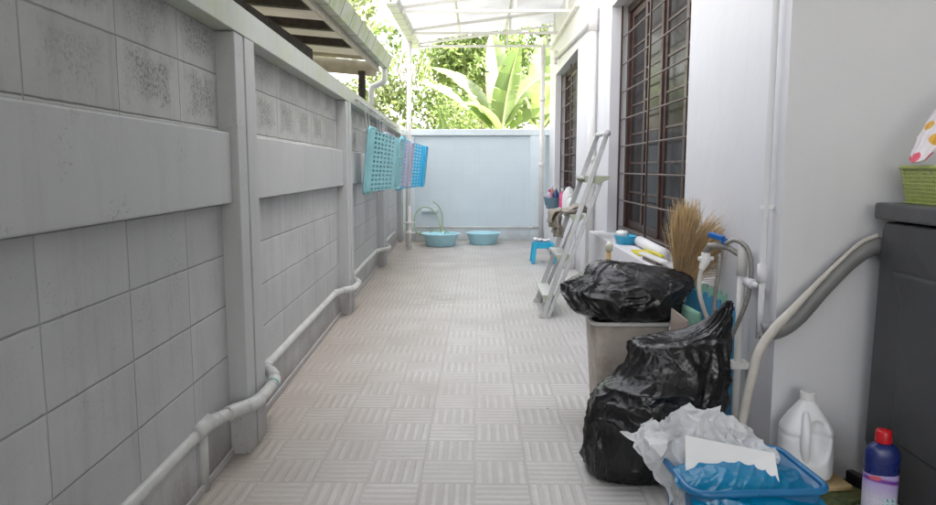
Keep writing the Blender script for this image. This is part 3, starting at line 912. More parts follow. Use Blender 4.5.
# bin with liner
bn = thing('rubbish_bin', 'tall dusty beige plastic bin lined with a black bag beside the ledge', 'bin', (.665, 3.16, 0))
bm = BM()
lo = rrect(.535, .805, 3.035, 3.285, .035); hi = rrect(.505, .835, 3.01, 3.31, .04)
r0 = [bm.verts.new((*p, .004)) for p in lo]; r1 = [bm.verts.new((*p, .475)) for p in hi]
n_ = len(lo)
for k in range(n_): bm.faces.new((r0[k], r0[(k + 1) % n_], r1[(k + 1) % n_], r1[k]))
bm.faces.new(r0[::-1])
obj('body', bm, M_bin, bn, smooth=True, solid=.004)
bm = BM()
ring = [(*p, .477) for p in rrect(.498, .842, 3.003, 3.317, .045)]
tube(bm, ring + [ring[0], ring[1]], .010, 8, cap=False)
obj('rim', bm, M_rimw, bn, smooth=True)
b1 = loft_bag([(.67, 3.16, .44, .135, .12, 0), (.67, 3.16, .47, .15, .135, 0), (.67, 3.15, .495, .20, .16, 0), (.65, 3.14, .525, .24, .18, -.02), (.635, 3.13, .565, .25, .19, -.04), (.645, 3.14, .605, .265, .19, -.05),
               (.685, 3.15, .64, .26, .175, -.05), (.71, 3.16, .672, .235, .15, -.04), (.705, 3.17, .697, .20, .12, -.06), (.675, 3.18, .715, .13, .08, -.08), (.665, 3.18, .722, .06, .04, -.1), (.665, 3.18, .722, .01, .01, 0)], amp=.030, sc=4.6, seed=3.3, aniso=(1.0, 1.3, 1.5), n=190, m=170, sq=.75)
tag(obj('bin_bag', b1, M_bag, None, smooth=True), 'black plastic bag bulging out of the top of the beige bin', 'rubbish bag')
# bag on the floor, leaning up to the right
b2 = loft_bag([(.585, 2.60, .004, .12, .11, 0), (.585, 2.60, .006, .165, .15, 0), (.60, 2.60, .05, .195, .175, 0), (.605, 2.60, .13, .20, .18, 0), (.66, 2.60, .22, .24, .18, 0), (.69, 2.61, .285, .245, .17, .0),
               (.715, 2.62, .335, .225, .165, .03), (.745, 2.63, .385, .20, .15, .06), (.76, 2.63, .44, .19, .13, .06), (.765, 2.64, .495, .19, .115, .04), (.79, 2.65, .515, .16, .09, .12), (.85, 2.66, .538, .105, .065, .35), (.90, 2.66, .572, .06, .045, .6), (.935, 2.66, .615, .028, .02, .8), (.955, 2.66, .648, .006, .006, 0)],
              amp=.026, sc=5.2, seed=8.1, aniso=(1.5, 1.2, .9), n=170, m=170)
tag(obj('bin_bag', b2, M_bag, None, smooth=True), 'full black plastic bag slumped on the floor with its neck pulled up against the pipe', 'rubbish bag')

# ------------------------------------------------------------------ mats, cardboard behind the bin
def puzzle_mat(name, label, m, edge, o, u, v, w_, h_, grp=None):
    """foam sheet with toothed edges; o corner, u along, v up"""
    o, u, v = Vector(o), Vector(u).normalized(), Vector(v).normalized()
    nrm = u.cross(v).normalized()
    pts = []
    nt = 9
    def teeth(a, b, out):
        for k in range(nt):
            for s, d in ((.12, 0), (.20, 1), (.02 + .5, 1), (.62, 0)):
                t = (k + s) / nt
                pts.append(a * (1 - t) + b * t + out * (.016 * d))
    A, Bc, C, D = o, o + u * w_, o + u * w_ + v * h_, o + v * h_
    pts.append(A); pts.append(Bc); teeth(Bc, C, u); pts.append(C); teeth(C, D, v); pts.append(D); teeth(D, A, -u)
    bm = BM()
    t = .006
    f = [bm.verts.new(p + nrm * t) for p in pts]; g = [bm.verts.new(p - nrm * t) for p in pts]
    bm.faces.new(f); bm.faces.new(g[::-1])
    for k in range(len(pts)):
        bm.faces.new((f[k], g[k], g[(k + 1) % len(pts)], f[(k + 1) % len(pts)]))
    return tag(obj(name, bm, m), label, 'foam mat', grp)
g_ = 'foam puzzle mats leaning behind the bin'
puzzle_mat('foam_mat', 'cream yellow foam puzzle mat at the back, against the ledge', M_foamy, None, (.95, 3.24, .02), (.5, -.62, -.22), (.10, .02, .9), .36, .585, g_)
puzzle_mat('foam_mat', 'mint green toothed foam mat standing behind the blue one', M_foamg, None, (.92, 3.22, .02), (.5, -.62, -.22), (.10, .02, .9), .36, .615, g_)
puzzle_mat('foam_mat', 'blue toothed foam mat between the green mats and the cardboard', M_foamb, None, (.885, 3.16, .02), (.5, -.60, -.26), (.10, .02, .9), .32, .60, g_)
bm = BM()
pr = spline([(.865, 3.04, .02), (.865, 3.03, .25), (.87, 3.03, .44), (.885, 3.02, .565)], 6)
lf = [bm.verts.new((p.x - .0, p.y, p.z)) for p in pr]
rt = [bm.verts.new((p.x + .085 - .05 * (i / len(pr)) ** 3, p.y - .10, p.z - .02 * i / len(pr))) for i, p in enumerate(pr)]
for k in range(len(pr) - 1): bm.faces.new((lf[k], rt[k], rt[k + 1], lf[k + 1]))
tag(obj('foam_mat', bm, M_foamg, None, smooth=True, solid=.012), 'curled mint green foam sheet next to the cardboard', 'foam mat', g_)
bm = BM()
lf, rt = [], []
for i in range(9):
    t = i / 8
    lf.append(bm.verts.new((.815 + .01 * t, 2.995 + .02 * math.sin(t * 5), .01 + .545 * t)))
    rt.append(bm.verts.new((.905 - .03 * t, 2.93 + .03 * math.sin(t * 4), .01 + .505 * t)))
for k in range(8): bm.faces.new((lf[k], rt[k], rt[k + 1], lf[k + 1]))
tag(obj('cardboard_sheet', bm, M_card, None, solid=.008), 'creased beige cardboard sheet wedged against the side of the bin', 'cardboard')

# ------------------------------------------------------------------ broom and mop
br = thing('grass_broom', 'grass broom standing head up among the foam mats', 'broom', (.93, 3.2, 0))
obj('handle', tube(BM(), [(.89, 3.25, .0), (.925, 3.22, .66)], .011, 10), M_stick, br, smooth=True)
random.seed(21)
bm = BM()
c0 = Vector((.925, 3.22, .62))
for k in range(1700):
    lobe = random.random()
    a = random.gauss(.06, .095) if lobe < .52 else (random.gauss(.46, .12) if lobe < .88 else random.uniform(-.12, .85))
    a = max(-.16, min(.98, a)); b = random.gauss(0, .13)
    L_ = (.36 - .10 * abs(a - .18) - .10 * max(0, a - .45)) * (random.uniform(.86, 1.02) if random.random() < .75 else random.uniform(.6, .9))
    if abs(a - .26) < .06: L_ *= .84
    d = Vector((math.sin(a), math.sin(b), math.cos(a))).normalized()
    s = c0 + Vector((random.gauss(0, .012), random.gauss(0, .010), random.uniform(-.06, .06)))
    e = s + d * L_
    sag = Vector((.08 * max(0, a) + random.gauss(0, .006), random.gauss(0, .01), -.12 * max(0, a) ** 1.2))
    mid = s + d * L_ * .55 + sag * .2
    e = e + sag
    wv = Vector((math.cos(a), random.uniform(-.6, .6), -math.sin(a))).normalized() * random.uniform(.0008, .0018)
    v = [bm.verts.new(s - wv * .5), bm.verts.new(s + wv * .5), bm.verts.new(mid + wv), bm.verts.new(mid - wv), bm.verts.new(e + wv * .5), bm.verts.new(e - wv * .5)]
    bm.faces.new((v[0], v[1], v[2], v[3])); bm.faces.new((v[3], v[2], v[4], v[5]))
obj('bristles', bm, leaf_mat('dry_grass', (.46, .335, .215), .4, .25, 20), br, keep=True)
obj('binding', tube(BM(), [(.92, 3.22, .58), (.926, 3.22, .66)], [.018, .028], 12), M_straw, br, smooth=True)
mp_ = thing('mop_handle', 'yellow wooden mop handle with a white cap behind the black bag', 'mop', (.665, 3.6, 0))
obj('handle', tube(BM(), [(.64, 3.66, 0), (.6665, 3.597, .735)], .0125, 12), M_stick, mp_, smooth=True)
obj('cap', tube(BM(), [(.6662, 3.598, .73), (.6675, 3.595, .762), (.668, 3.594, .772)], [.018, .018, .012], 12), plain('cream_cap_plastic', (.62, .61, .50), .4), mp_, smooth=True)

# ------------------------------------------------------------------ things on the ledge
LZ = .606
sd = thing('soap_dish', 'sky blue soap dish with white soap on the window ledge', 'soap dish', (1.06, 5.1, LZ))
bm = BM()
lathe(bm, [(.06, 0), (.072, .045), (.078, .06), (.070, .06), (.062, .012)], (1.06, 5.1, LZ), 24, 1.0, 1.5, sq=.7)
obj('dish', bm, M_soapb, sd, smooth=True)
obj('soap', lathe(BM(), [(.02, .03), (.045, .05), (.05, .075), (.035, .09), (.01, .094)], (1.045, 5.14, LZ), 16, 1, 1.4), M_whitep, sd, smooth=True)
dpn = thing('dustpan', 'flat yellow dustpan lying on the ledge beside the broom', 'dustpan', (1.05, 4.4, LZ))
bm = BM(); prism(bm, [(1.0, 4.62), (1.14, 4.60), (1.12, 4.30), (.99, 4.36)], 'z', LZ, LZ + .012); prism(bm, [(1.13, 4.60), (1.15, 4.60), (1.13, 4.30), (1.115, 4.30)], 'z', LZ + .012, LZ + .05)
obj('pan', bm, M_yel, dpn, bevel=.004)
obj('handle', bar(BM(), (1.06, 4.35, LZ + .03), (1.045, 4.0, LZ + .045), .014, .022), M_yel, dpn, bevel=.004)
tr = thing('brush', 'white flat scrubbing brush with dark bristles on the near end of the ledge', 'brush', (1.0, 4.1, LZ))
obj('back', bar(BM(), (.995, 4.28, LZ + .03), (1.02, 3.85, LZ + .03), .016, .05), M_whitep, tr, bevel=.005)
obj('bristles', bar(BM(), (.998, 4.2, LZ + .011), (1.015, 3.95, LZ + .011), .02, .036), plain('dark_bristle', (.18, .14, .12), .9, var=.5, scale=80), tr)
rl = tag(obj('paper_roll', tube(BM(), [(1.13, 4.95, LZ + .035), (1.10, 4.15, LZ + .035)], .035, 16), M_paper, None, smooth=True), 'rolled white sheet lying along the window ledge', 'paper roll')

# ------------------------------------------------------------------ crate with plastic rubbish
cr = thing('crate', 'deep blue plastic crate on the floor overflowing with plastic bags', 'crate', (.78, 1.99, 0))
cx, cy, crot = .785, 2.05, R(4)
def cr_pt(x, y): return (cx + x * math.cos(crot) - y * math.sin(crot), cy + x * math.sin(crot) + y * math.cos(crot))
bm = BM()
lo = [cr_pt(*p) for p in rrect(-.165, .165, -.12, .12, .03)]; hi = [cr_pt(*p) for p in rrect(-.19, .19, -.15, .15, .045)]
r0 = [bm.verts.new((*p, .008)) for p in lo]; r1 = [bm.verts.new((*p, .245)) for p in hi]
n_ = len(lo)
for k in range(n_): bm.faces.new((r0[k], r0[(k + 1) % n_], r1[(k + 1) % n_], r1[k]))
bm.faces.new(r0[::-1])
obj('body', bm, M_crate, cr, smooth=True, solid=.005)
bm = BM()
ring = [(*cr_pt(*p), .247) for p in rrect(-.200, .200, -.16, .16, .05)]
tube(bm, ring + [ring[0], ring[1]], .0105, 8, cap=False)
obj('rim', bm, plain('rim_blue_plastic', (.01, .145, .33), .33), cr, smooth=True)
lab = BM()
a = cr_pt(-.192, .05); b = cr_pt(-.190, -.07)
v = [lab.verts.new(p) for p in ((a[0] - .001, a[1], .225), (b[0] - .001, b[1], .225), (b[0] + .012, b[1], .11), (a[0] + .012, a[1], .12))]
lab.faces.new(v)
obj('sticker', lab, plain('worn_sticker', (.42, .45, .47), .6, var=.4, scale=40), cr, solid=.001)

def crumple(center, size, seed, n=100, amp=.05, sc=9, rot=(0, 0, 0), cup=.0):
    """crumpled film sheet"""
    bm = BM()
    Rm = Matrix.Rotation(rot[2], 3, 'Z') @ Matrix.Rotation(rot[1], 3, 'Y') @ Matrix.Rotation(rot[0], 3, 'X')
    V = []
    for i in range(n + 1):
        row = []
        for j in range(n + 1):
            u, v = i / n * 2 - 1, j / n * 2 - 1
            e = 1 + .22 * mn.noise(Vector((u * 1.6 + seed, v * 1.6, 2.0)))
            p = Vector((u * size[0] * e, v * size[1] * e, -cup * (u * u + v * v)))
            h = mn.noise(p * 5 + Vector((seed, 1, 0))) * amp * 1.1 + fold_noise(p, sc * .45, seed) * amp * .7 + fold_noise(p, sc * 1.8, seed + 3) * amp * .16
            for q_ in (0, 1):
                an = seed + q_ * 1.3 + .6 * mn.noise(p * 3 + Vector((seed, 9, q_)))
                ph = (p.x * math.cos(an) + p.y * math.sin(an)) * (15 + 9 * q_) + 1.1 * mn.noise(p * 5 + Vector((q_, seed, 0)))
                h += amp * (.50 - .2 * q_) * ((1 - abs(math.sin(PI * ph))) ** 1.5 - .3) * max(0, .6 + mn.noise(p * 6 + Vector((seed, q_, 3))))
            p += Vector((mn.noise(p * 11 + Vector((0, seed, 4))) * amp * .7, mn.noise(p * 11 + Vector((7, seed, 4))) * amp * .7, h))
            row.append(bm.verts.new(Vector(center) + Rm @ p))
        V.append(row)
    for i in range(n):
        for j in range(n): bm.faces.new((V[i][j], V[i + 1][j], V[i + 1][j + 1], V[i][j + 1]))
    return bm
g2 = 'clear plastic bags heaped in the blue crate'
tag(obj('plastic_bag', crumple((.65, 2.10, .33), (.15, .12), 2.0, amp=.07, rot=(R(40), R(-22), R(15)), cup=.05), M_film, None, smooth=True), 'crumpled clear white plastic bag highest in the blue crate', 'plastic bag', g2)
tag(obj('plastic_bag', crumple((.528, 2.17, .285), (.05, .09), 5.5, amp=.05, rot=(R(10), R(-72), R(12)), cup=.03), M_film, None, smooth=True), 'clear white plastic bag drooping over the left rim of the crate', 'plastic bag', g2)
tag(obj('plastic_bag', crumple((.76, 2.12, .315), (.13, .10), 9.0, amp=.055, rot=(R(38), R(12), R(-12)), cup=.05), M_film, None, smooth=True), 'flattened clear plastic bag behind the white sheet in the crate', 'plastic bag', g2)
tag(obj('plastic_bag', crumple((.89, 2.08, .29), (.075, .10), 13.0, amp=.05, rot=(R(42), R(20), R(0)), cup=.14), M_film, None, smooth=True), 'peaked clear plastic bag at the right end of the crate near the jug', 'plastic bag', g2)
bm = BM()
for (a, b) in ((0, 1),):
    P = [(.61, 1.99, .235), (.87, 1.955, .235), (.885, 2.04, .300), (.63, 2.08, .338)]
    V = [bm.verts.new(p) for p in P]; bm.faces.new(V)
tag(obj('foam_board', bm, M_paper, None, solid=.012), 'white board lying tilted across the rubbish in the blue crate', 'board')
tag(obj('plastic_bag', crumple((.785, 1.955, .262), (.20, .105), 17.0, n=120, amp=.017, sc=5, rot=(R(17), R(3), R(4)), cup=.03), M_filmb, None, smooth=True), 'bright blue plastic bag at the front of the crate', 'plastic bag')

# ------------------------------------------------------------------ jug, sponge, bottle
jx, jy = 1.185, 2.475
pd = tag(obj('scouring_pad', bar(BM(), (1.15, 2.36, .013), (1.385, 2.42, .013), .018, .16), M_pad, None, bevel=.004), 'worn green scouring pad under the sponge and white jug', 'scouring pad')
tag(obj('sponge', bar(BM(), (1.12, 2.43, .033), (1.31, 2.45, .033), .02, .14), M_sponge, None, bevel=.006), 'tan sponge between the green pad and the white jug', 'sponge')
jg = thing('jug', 'white plastic gallon jug with a moulded handle standing on the sponge', 'jug', (jx, jy, .044))
bm = BM()
lathe(bm, [(.07, 0), (.086, .006), (.09, .02), (.09, .155), (.086, .160), (.09, .166), (.0895, .178), (.083, .19), (.06, .228), (.036, .262), (.026, .276), (.0235, .285)], (jx, jy, .044), 40, 1.0, .85, R(-8), sq=.72)
bmesh.ops.subdivide_edges(bm, edges=[e for e in bm.edges if abs(e.verts[0].co.z - e.verts[1].co.z) > .03], cuts=7)
# sunken grip beside the handle
for v in bm.verts:
    lx, ly, lz = v.co.x - jx, v.co.y - jy, v.co.z - .044
    if ly < 0:
        d = math.hypot((lx - .012) / .042, (lz - .145) / .075)
        if d < 1: v.co.y += .05 * (1 - d * d) ** .6
    if lz < .09 and lz > .02 and abs(lz - .05) < .05:
        v.co.y += .0022 * math.sin(lx * 230) * (1 if ly < 0 else 0)
obj('body', bm, M_jug, jg, smooth=True)
obj('handle', tube(BM(), spline([(jx - .022, jy - .040, .044 + .245), (jx - .034, jy - .074, .044 + .188), (jx - .036, jy - .078, .044 + .125), (jx - .020, jy - .058, .044 + .055)], 8), [.008 + .0095 * math.sin(PI * k / 24) ** .6 for k in range(25)], 14), M_jug, jg, smooth=True)
obj('lid', lathe(BM(), [(.027, 0), (.0275, .004), (.0275, .024), (.025, .027)], (jx, jy, .044 + .283), 28), M_whitep, jg, smooth=False)

bx_, by_ = 1.302, 2.20
bo = thing('detergent_bottle', 'navy blue detergent bottle with a red cap beside the washing machine', 'bottle', (bx_, by_, .004))
prof = [(.04, 0), (.049, .005), (.051, .02), (.051, .175), (.0525, .18), (.0525, .225), (.049, .245), (.038, .262), (.024, .270), (.021, .272)]
obj('body', lathe(BM(), prof, (bx_, by_, .004), 36, 1.0, .62, R(-10), sq=.85), M_navy, bo, smooth=True)
obj('cap', lathe(BM(), [(.0235, 0), (.025, .003), (.0235, .036), (.021, .041), (.01, .042)], (bx_, by_, .004 + .271), 28), M_redcap, bo, smooth=True)
def label_mat():
    t = NT('purple_white_label')
    tc = t.new('ShaderNodeTexCoord').outputs['Object']
    sp_ = t.new('ShaderNodeSeparateXYZ'); t.link(tc, sp_.inputs[0])
    X, Y, Z = sp_.outputs
    c = t.mix(t.ramp(t.math('ADD', Z, t.math('MULTIPLY', X, .3)), [(.08, 0.0), (.13, 1.0)]), (.62, .60, .68), (.42, .34, .60))
    # deep purple swoosh under the top edge
    sw = t.math('ABSOLUTE', t.math('SUBTRACT', t.math('SUBTRACT', Z, .150), t.math('MULTIPLY', X, -.15)))
    c = t.mix(t.ramp(sw, [(.005, 1.0), (.009, 0.0)]), c, (.16, .03, .30))
    # red emblem at left top
    d = t.math('ADD', t.math('POWER', t.math('MULTIPLY', t.math('ADD', X, .030), 55), 2.0), t.math('POWER', t.math('MULTIPLY', t.math('SUBTRACT', Z, .160), 130), 2.0))
    c = t.mix(t.ramp(d, [(.7, 1.0), (1.0, 0.0)]), c, (.60, .10, .12))
    # pale pictogram box
    bxm = t.math('MULTIPLY', t.math('LESS_THAN', t.math('ABSOLUTE', t.math('SUBTRACT', X, .016)), .024), t.math('LESS_THAN', t.math('ABSOLUTE', t.math('SUBTRACT', Z, .055)), .04))
    c = t.mix(t.math('MULTIPLY', bxm, .9), c, (.50, .66, .70))
    cellx = t.math('FRACT', t.math('MULTIPLY', X, 62)); cellz = t.math('FRACT', t.math('MULTIPLY', Z, 50))
    ic = t.math('MULTIPLY', t.math('LESS_THAN', t.math('ABSOLUTE', t.math('SUBTRACT', cellx, .5)), .26), t.math('LESS_THAN', t.math('ABSOLUTE', t.math('SUBTRACT', cellz, .5)), .3))
    ic = t.math('MULTIPLY', t.math('MULTIPLY', ic, bxm), t.ramp(t.noise(tc, 160, 2), [(.45, 0.0), (.55, .8)]))
    c = t.mix(ic, c, (.06, .12, .18))
    # faint rows of fine print
    rows_ = t.math('MULTIPLY', t.math('LESS_THAN', t.math('FRACT', t.math('MULTIPLY', Z, 190)), .45), t.math('LESS_THAN', X, -.012))
    fp = t.math('MULTIPLY', t.math('MULTIPLY', rows_, t.ramp(t.noise(tc, 220, 2), [(.45, 0.0), (.6, .5)])), t.math('LESS_THAN', Z, .125))
    c = t.mix(fp, c, (.25, .22, .40))
    t.base(c); t.b.inputs['Roughness'].default_value = .35
    return t.m
obj('label', lathe(BM(), [(.0515, .012), (.0518, .013), (.0518, .168), (.0515, .169)], (bx_, by_, .004), 36, 1.0, .63, R(-10), sq=.85), label_mat(), bo, smooth=True)
tag(obj('drain_cover', bar(BM(), (1.345, 2.47, .035), (1.385, 2.33, .035), .06, .03), M_black, None, bevel=.005), 'small black block on the floor behind the navy bottle', 'block')

# ------------------------------------------------------------------ basket and bag on the machine
ba = thing('basket', 'olive green plastic basket standing on the washing machine', 'basket', (1.58, 2.38, 1.03))
bm = BM()
q = []
for z, e in ((1.034, .0), (1.150, .018)):
    q.append([(1.475 - e, 2.29 - e, z), (1.70 + e, 2.29 - e, z), (1.70 + e, 2.46 + e, z), (1.475 - e, 2.46 + e, z)])
for k in range(4):
    k2 = (k + 1) % 4
    lattice(bm, q[0][k], q[0][k2], q[1][k2], q[1][k], 20 if k % 2 == 0 else 15, 9, .42, .42)
obj('side', bm, M_limeb, ba, solid=.003, keep=True)
obj('base', B(1.47, 1.705, 2.285, 2.465, 1.031, 1.036), M_limeb, ba)
bm = BM()
ring = [(*p, 1.152) for p in rrect(1.45, 1.725, 2.265, 2.485, .03)]
tube(bm, ring + [ring[0], ring[1]], .0075, 8, cap=False)
obj('rim', bm, M_limeb, ba, smooth=True)
def dots_mat():
    t = NT('dotted_film')
    tc = t.new('ShaderNodeTexCoord').outputs['Object']
    v = t.new('ShaderNodeTexVoronoi'); t.link(tc, v.inputs['Vector']); v.inputs['Scale'].default_value = 16; v.inputs['Randomness'].default_value = .45
    sp_ = t.new('ShaderNodeSeparateColor'); t.link(v.outputs['Color'], sp_.inputs[0])
    pal = t.new('ShaderNodeValToRGB'); pal.color_ramp.interpolation = 'CONSTANT'
    e = pal.color_ramp.elements
    e[0].position = 0; e[0].color = (.75, .10, .16, 1); e[1].position = .45; e[1].color = (.75, .42, .06, 1)
    e.new(.75).color = (.30, .27, .26, 1)
    t.link(sp_.outputs[0], pal.inputs[0])
    m_ = t.ramp(v.outputs['Distance'], [(.36, 1.0), (.40, 0.0)])
    t.base(t.mix(m_, (.80, .74, .76), pal.outputs[0]))
    t.b.inputs['Roughness'].default_value = .22
    t.link(t.bump(t.noise(tc, 22, 4, .6, 1.0), .5, .01), t.b.inputs['Normal'])
    return t.m
db = loft_bag([(1.425, 2.33, 1.165, .008, .012, 0), (1.432, 2.333, 1.178, .020, .024, .5), (1.455, 2.345, 1.205, .034, .034, .6), (1.485, 2.36, 1.245, .046, .040, .6), (1.52, 2.375, 1.295, .056, .044, .6), (1.555, 2.39, 1.345, .058, .044, .6), (1.585, 2.40, 1.39, .045, .035, .6), (1.60, 2.41, 1.41, .015, .015, .3)], amp=.008, sc=12, seed=4.4, n=80, m=60)
tag(obj('packet', db, dots_mat(), None, smooth=True), 'white packet with pink and yellow dots leaning out of the olive basket', 'packet')
pb = thing('bottle', 'purple bottle standing in the olive basket behind the dotted packet', 'bottle', (1.545, 2.37, 1.036))
obj('body', lathe(BM(), [(.03, 0), (.034, .01), (.034, .13), (.02, .16), (.014, .165)], (1.545, 2.33, 1.037), 24), M_purple, pb, smooth=True)
obj('cap', lathe(BM(), [(.017, 0), (.017, .03), (.012, .034)], (1.545, 2.33, 1.20), 20), M_whitep, pb, smooth=True)

# ------------------------------------------------------------------ hanging laundry baskets
hr = thing('hanging_rail', 'thin grey pipe rail with hooks along the top of the left wall', 'rail', (-.88, 7.6, 1.6))
obj('rail', tube(BM(), [(-.875, 5.8, 1.70), (-.875, 9.6, 1.70)], .011, 10), M_galv, hr, smooth=True)
for y in (5.9, 6.9, 7.9, 8.9, 9.55):
    obj('bracket', B(-.90, -.866, y - .012, y + .012, 1.676, 1.69), M_galv, hr)
for y in (6.17, 6.40, 7.06, 7.3, 7.76, 8.0):
    bm = BM()
    tube(bm, spline([(-.885, y, 1.712), (-.862, y, 1.705), (-.856, y, 1.66), (-.846, y, 1.56), (-.84, y, 1.485), (-.855, y, 1.462), (-.87, y, 1.48)], 4), .004, 6)
    obj('hook', bm, M_galv, hr, smooth=True)

def laundry_basket(label, m, loc, tilt):
    """built upright, origin at the base centre; hung so that its mouth faces the wall"""
    t_ = bpy.data.objects.new('laundry_basket', None); COL.objects.link(t_)
    tag(t_, label, 'basket', 'laundry baskets hung on the left wall'); ORG[t_] = Vector((0, 0, 0))
    H = .27
    a0, b0, a1, b1 = .215, .145, .272, .185
    lo = [(-a0, -b0, 0), (a0, -b0, 0), (a0, b0, 0), (-a0, b0, 0)]; hi = [(-a1, -b1, H), (a1, -b1, H), (a1, b1, H), (-a1, b1, H)]
    def lp(k, t): 
        return tuple(lo[k][i] * (1 - t) + hi[k][i] * t for i in range(3))
    bm = BM()
    for k in range(4):
        k2 = (k + 1) % 4
        nu = 13 if k % 2 == 0 else 9
        lattice(bm, lp(k, .14), lp(k2, .14), lp(k2, .82), lp(k, .82), nu, 6, .56, .44)
        for t0, t1 in ((0, .14), (.82, 1)):
            v = [bm.verts.new(p) for p in (lp(k, t0), lp(k2, t0), lp(k2, t1), lp(k, t1))]
            bm.faces.new(v)
    obj('side', bm, m, t_, solid=.003, keep=True)
    obj('base', lattice(BM(), *[(p[0], p[1], .0) for p in lo], 14, 9, .6, .6), m, t_, solid=.003, keep=True)
    bm = BM()
    for rr, z, r_ in (((a1 + .012), H, .014), ((a0 + .002), .004, .011)):
        bb = (b1 + .012) if z > .1 else (b0 + .002)
        ring = [(*p, z) for p in rrect(-rr, rr, -bb, bb, .035)]
        tube(bm, ring + [ring[0], ring[1]], r_, 8, cap=False)
    obj('rim', bm, m, t_, smooth=True)
    for s in (-1, 1):
        obj('handle', B(s * (a1 + .012) - .012, s * (a1 + .012) + .012, -.05, .05, H - .02, H + .016), m, t_, bevel=.006)
    t_.location = loc
    t_.rotation_euler = (0, -PI / 2 + tilt, 0)
    return t_
laundry_basket('teal plastic laundry basket hung nearest on the left wall', M_teal, (-.70, 6.29, 1.185), R(6))
laundry_basket('mauve plastic laundry basket hung between the teal and the bright blue one', M_mauve, (-.69, 7.18, 1.18), R(6))
laundry_basket('bright blue plastic laundry basket hung farthest along the left wall', M_blueb, (-.60, 7.88, 1.165), R(6))

# ------------------------------------------------------------------ ladder
ld = thing('stepladder', 'folded aluminium stepladder leaning towards the house wall', 'ladder', (.6, 5.7, 0))
fA0, fA1 = Vector((.495, 5.36, 0)), Vector((.975, 5.47, 1.41))
fB0, fB1 = Vector((.495, 6.0, 0)), Vector((.975, 5.90, 1.42))
obj('rail', bar(BM(), fA0, fA1, .040, .020, (1, 0, 0)), M_alu, ld, bevel=.004)
obj('rail', bar(BM(), fB0, fB1, .040, .020, (1, 0, 0)), M_alu, ld, bevel=.004)
obj('rear_leg', bar(BM(), (.535, 5.36, 0), (.945, 5.47, 1.06), .03, .022, (1, 0, 0)), M_alu, ld, bevel=.004)
obj('rear_leg', bar(BM(), (.535, 6.02, 0), (.945, 5.91, 1.06), .03, .022, (1, 0, 0)), M_alu, ld, bevel=.004)
obj('handle', tube(BM(), [fA1 + Vector((0, -.02, 0)), fB1 + Vector((0, .02, 0))], .018, 12), M_alu, ld, smooth=True)
obj('handle_knob', tube(BM(), [fA1 + Vector((0, -.035, 0)), fA1 + Vector((0, -.005, 0))], .026, 12), M_rimw, ld, smooth=True)
for z, d in ((.16, .10), (.47, .10), (.78, .10), (1.075, .19)):
    t = z / 1.41
    a = fA0.lerp(fA1, t); b = fB0.lerp(fB1, t)
    x0 = a.x - .055
    bm = BM()
    box(bm, x0, x0 + d, a.y + .014, b.y - .014, z - .012, z + .012)
    st = obj('tread', bm, M_rimw, ld, bevel=.004)
    for yy in (a.y + .004, b.y - .012):
        obj('tread_cap', prism(BM(), [(x0 - .006, z + .014), (x0 + d + .006, z + .014), (x0 + d + .004, z - .012), (x0 + d * .55, z - .05), (x0 + .01, z - .03)], 'y', yy, yy + .008), M_capg, st)
for p in (fA0, fB0):
    obj('foot', bar(BM(), p + Vector((-.0, 0, .0)), p + Vector((.012, 0, .035)), .062, .03, (1, 0, 0)), M_rimw, ld, bevel=.004)
obj('brace', bar(BM(), (.71, 5.41, .45), (.71, 5.97, .45), .012, .012), M_alu, ld)
bm = BM()
# cloth draped over the second tread
n1_, n2_ = 30, 18
for lay, (hang, off, y0_, wy) in enumerate(((.17, 0, 5.50, .30), (.12, .022, 5.49, .26), (.20, -.018, 5.56, .22), (.08, .045, 5.50, .20))):
    V = []
    for i in range(n1_ + 1):
        t = i / n1_
        row = []
        for j in range(n2_ + 1):
            y = y0_ + wy * j / n2_
            if t < .45: x, z = .84 - .42 * t, .803 + max(0, off) * math.sin(PI * min(1, t / .45 + .2))
            else:
                k = (t - .45) / .55
                x, z = .651 - (.035 + off) * math.sin(min(1, k * 2) * PI / 2) + .03 * k * math.sin(j * .4 + lay), .80 + max(0, off) * .6 * (1 - k) - hang * k
            w_ = mn.noise(Vector((t * 4 + lay, j * .3, 1.0)))
            row.append(bm.verts.new((x + w_ * .02, y + w_ * .02, z + abs(w_) * .03)))
        V.append(row)
    for i in range(n1_):
        for j in range(n2_): bm.faces.new((V[i][j], V[i + 1][j], V[i + 1][j + 1], V[i][j + 1]))
tag(obj('towel', bm, M_cloth, None, smooth=True, solid=.012), 'brown striped towel draped over a tread of the stepladder', 'towel')

# ------------------------------------------------------------------ basin of cleaning bottles on the far ledge
bs = thing('basin', 'slate blue tub of cleaning bottles on the far window ledge', 'basin', (.985, 9.5, .606))
BX, BY = .985, 9.5
obj('tub', lathe(BM(), [(.07, 0), (.085, .015), (.118, .145), (.126, .155), (.116, .152), (.08, .03), (.02, .02)], (BX, BY, .606), 32), M_greyb, bs, smooth=True)
def bottle(label, m, mc, x, y, z, r, h, cat='bottle'):
    t_ = thing('bottle', label, cat, (x, y, z), 'cleaning bottles by the far window')
    obj('body', lathe(BM(), [(r * .9, 0), (r, .01), (r, h * .6), (r * .75, h * .74), (r * .35, h * .84), (r * .33, h * .88)], (x, y, z), 24), m, t_, smooth=True)
    obj('cap', lathe(BM(), [(r * .42, h * .86), (r * .42, h * .97), (r * .3, h)], (x, y, z), 16), mc, t_, smooth=True)
bottle('pink cleaning bottle with a white cap between the tub and the white bottle', M_pink, M_whitep, 1.055, 8.95, .606, .04, .29)
bottle('white cleaning bottle nearest the stepladder on the far ledge', M_whitep, M_whitep, 1.085, 8.32, .606, .055, .24)
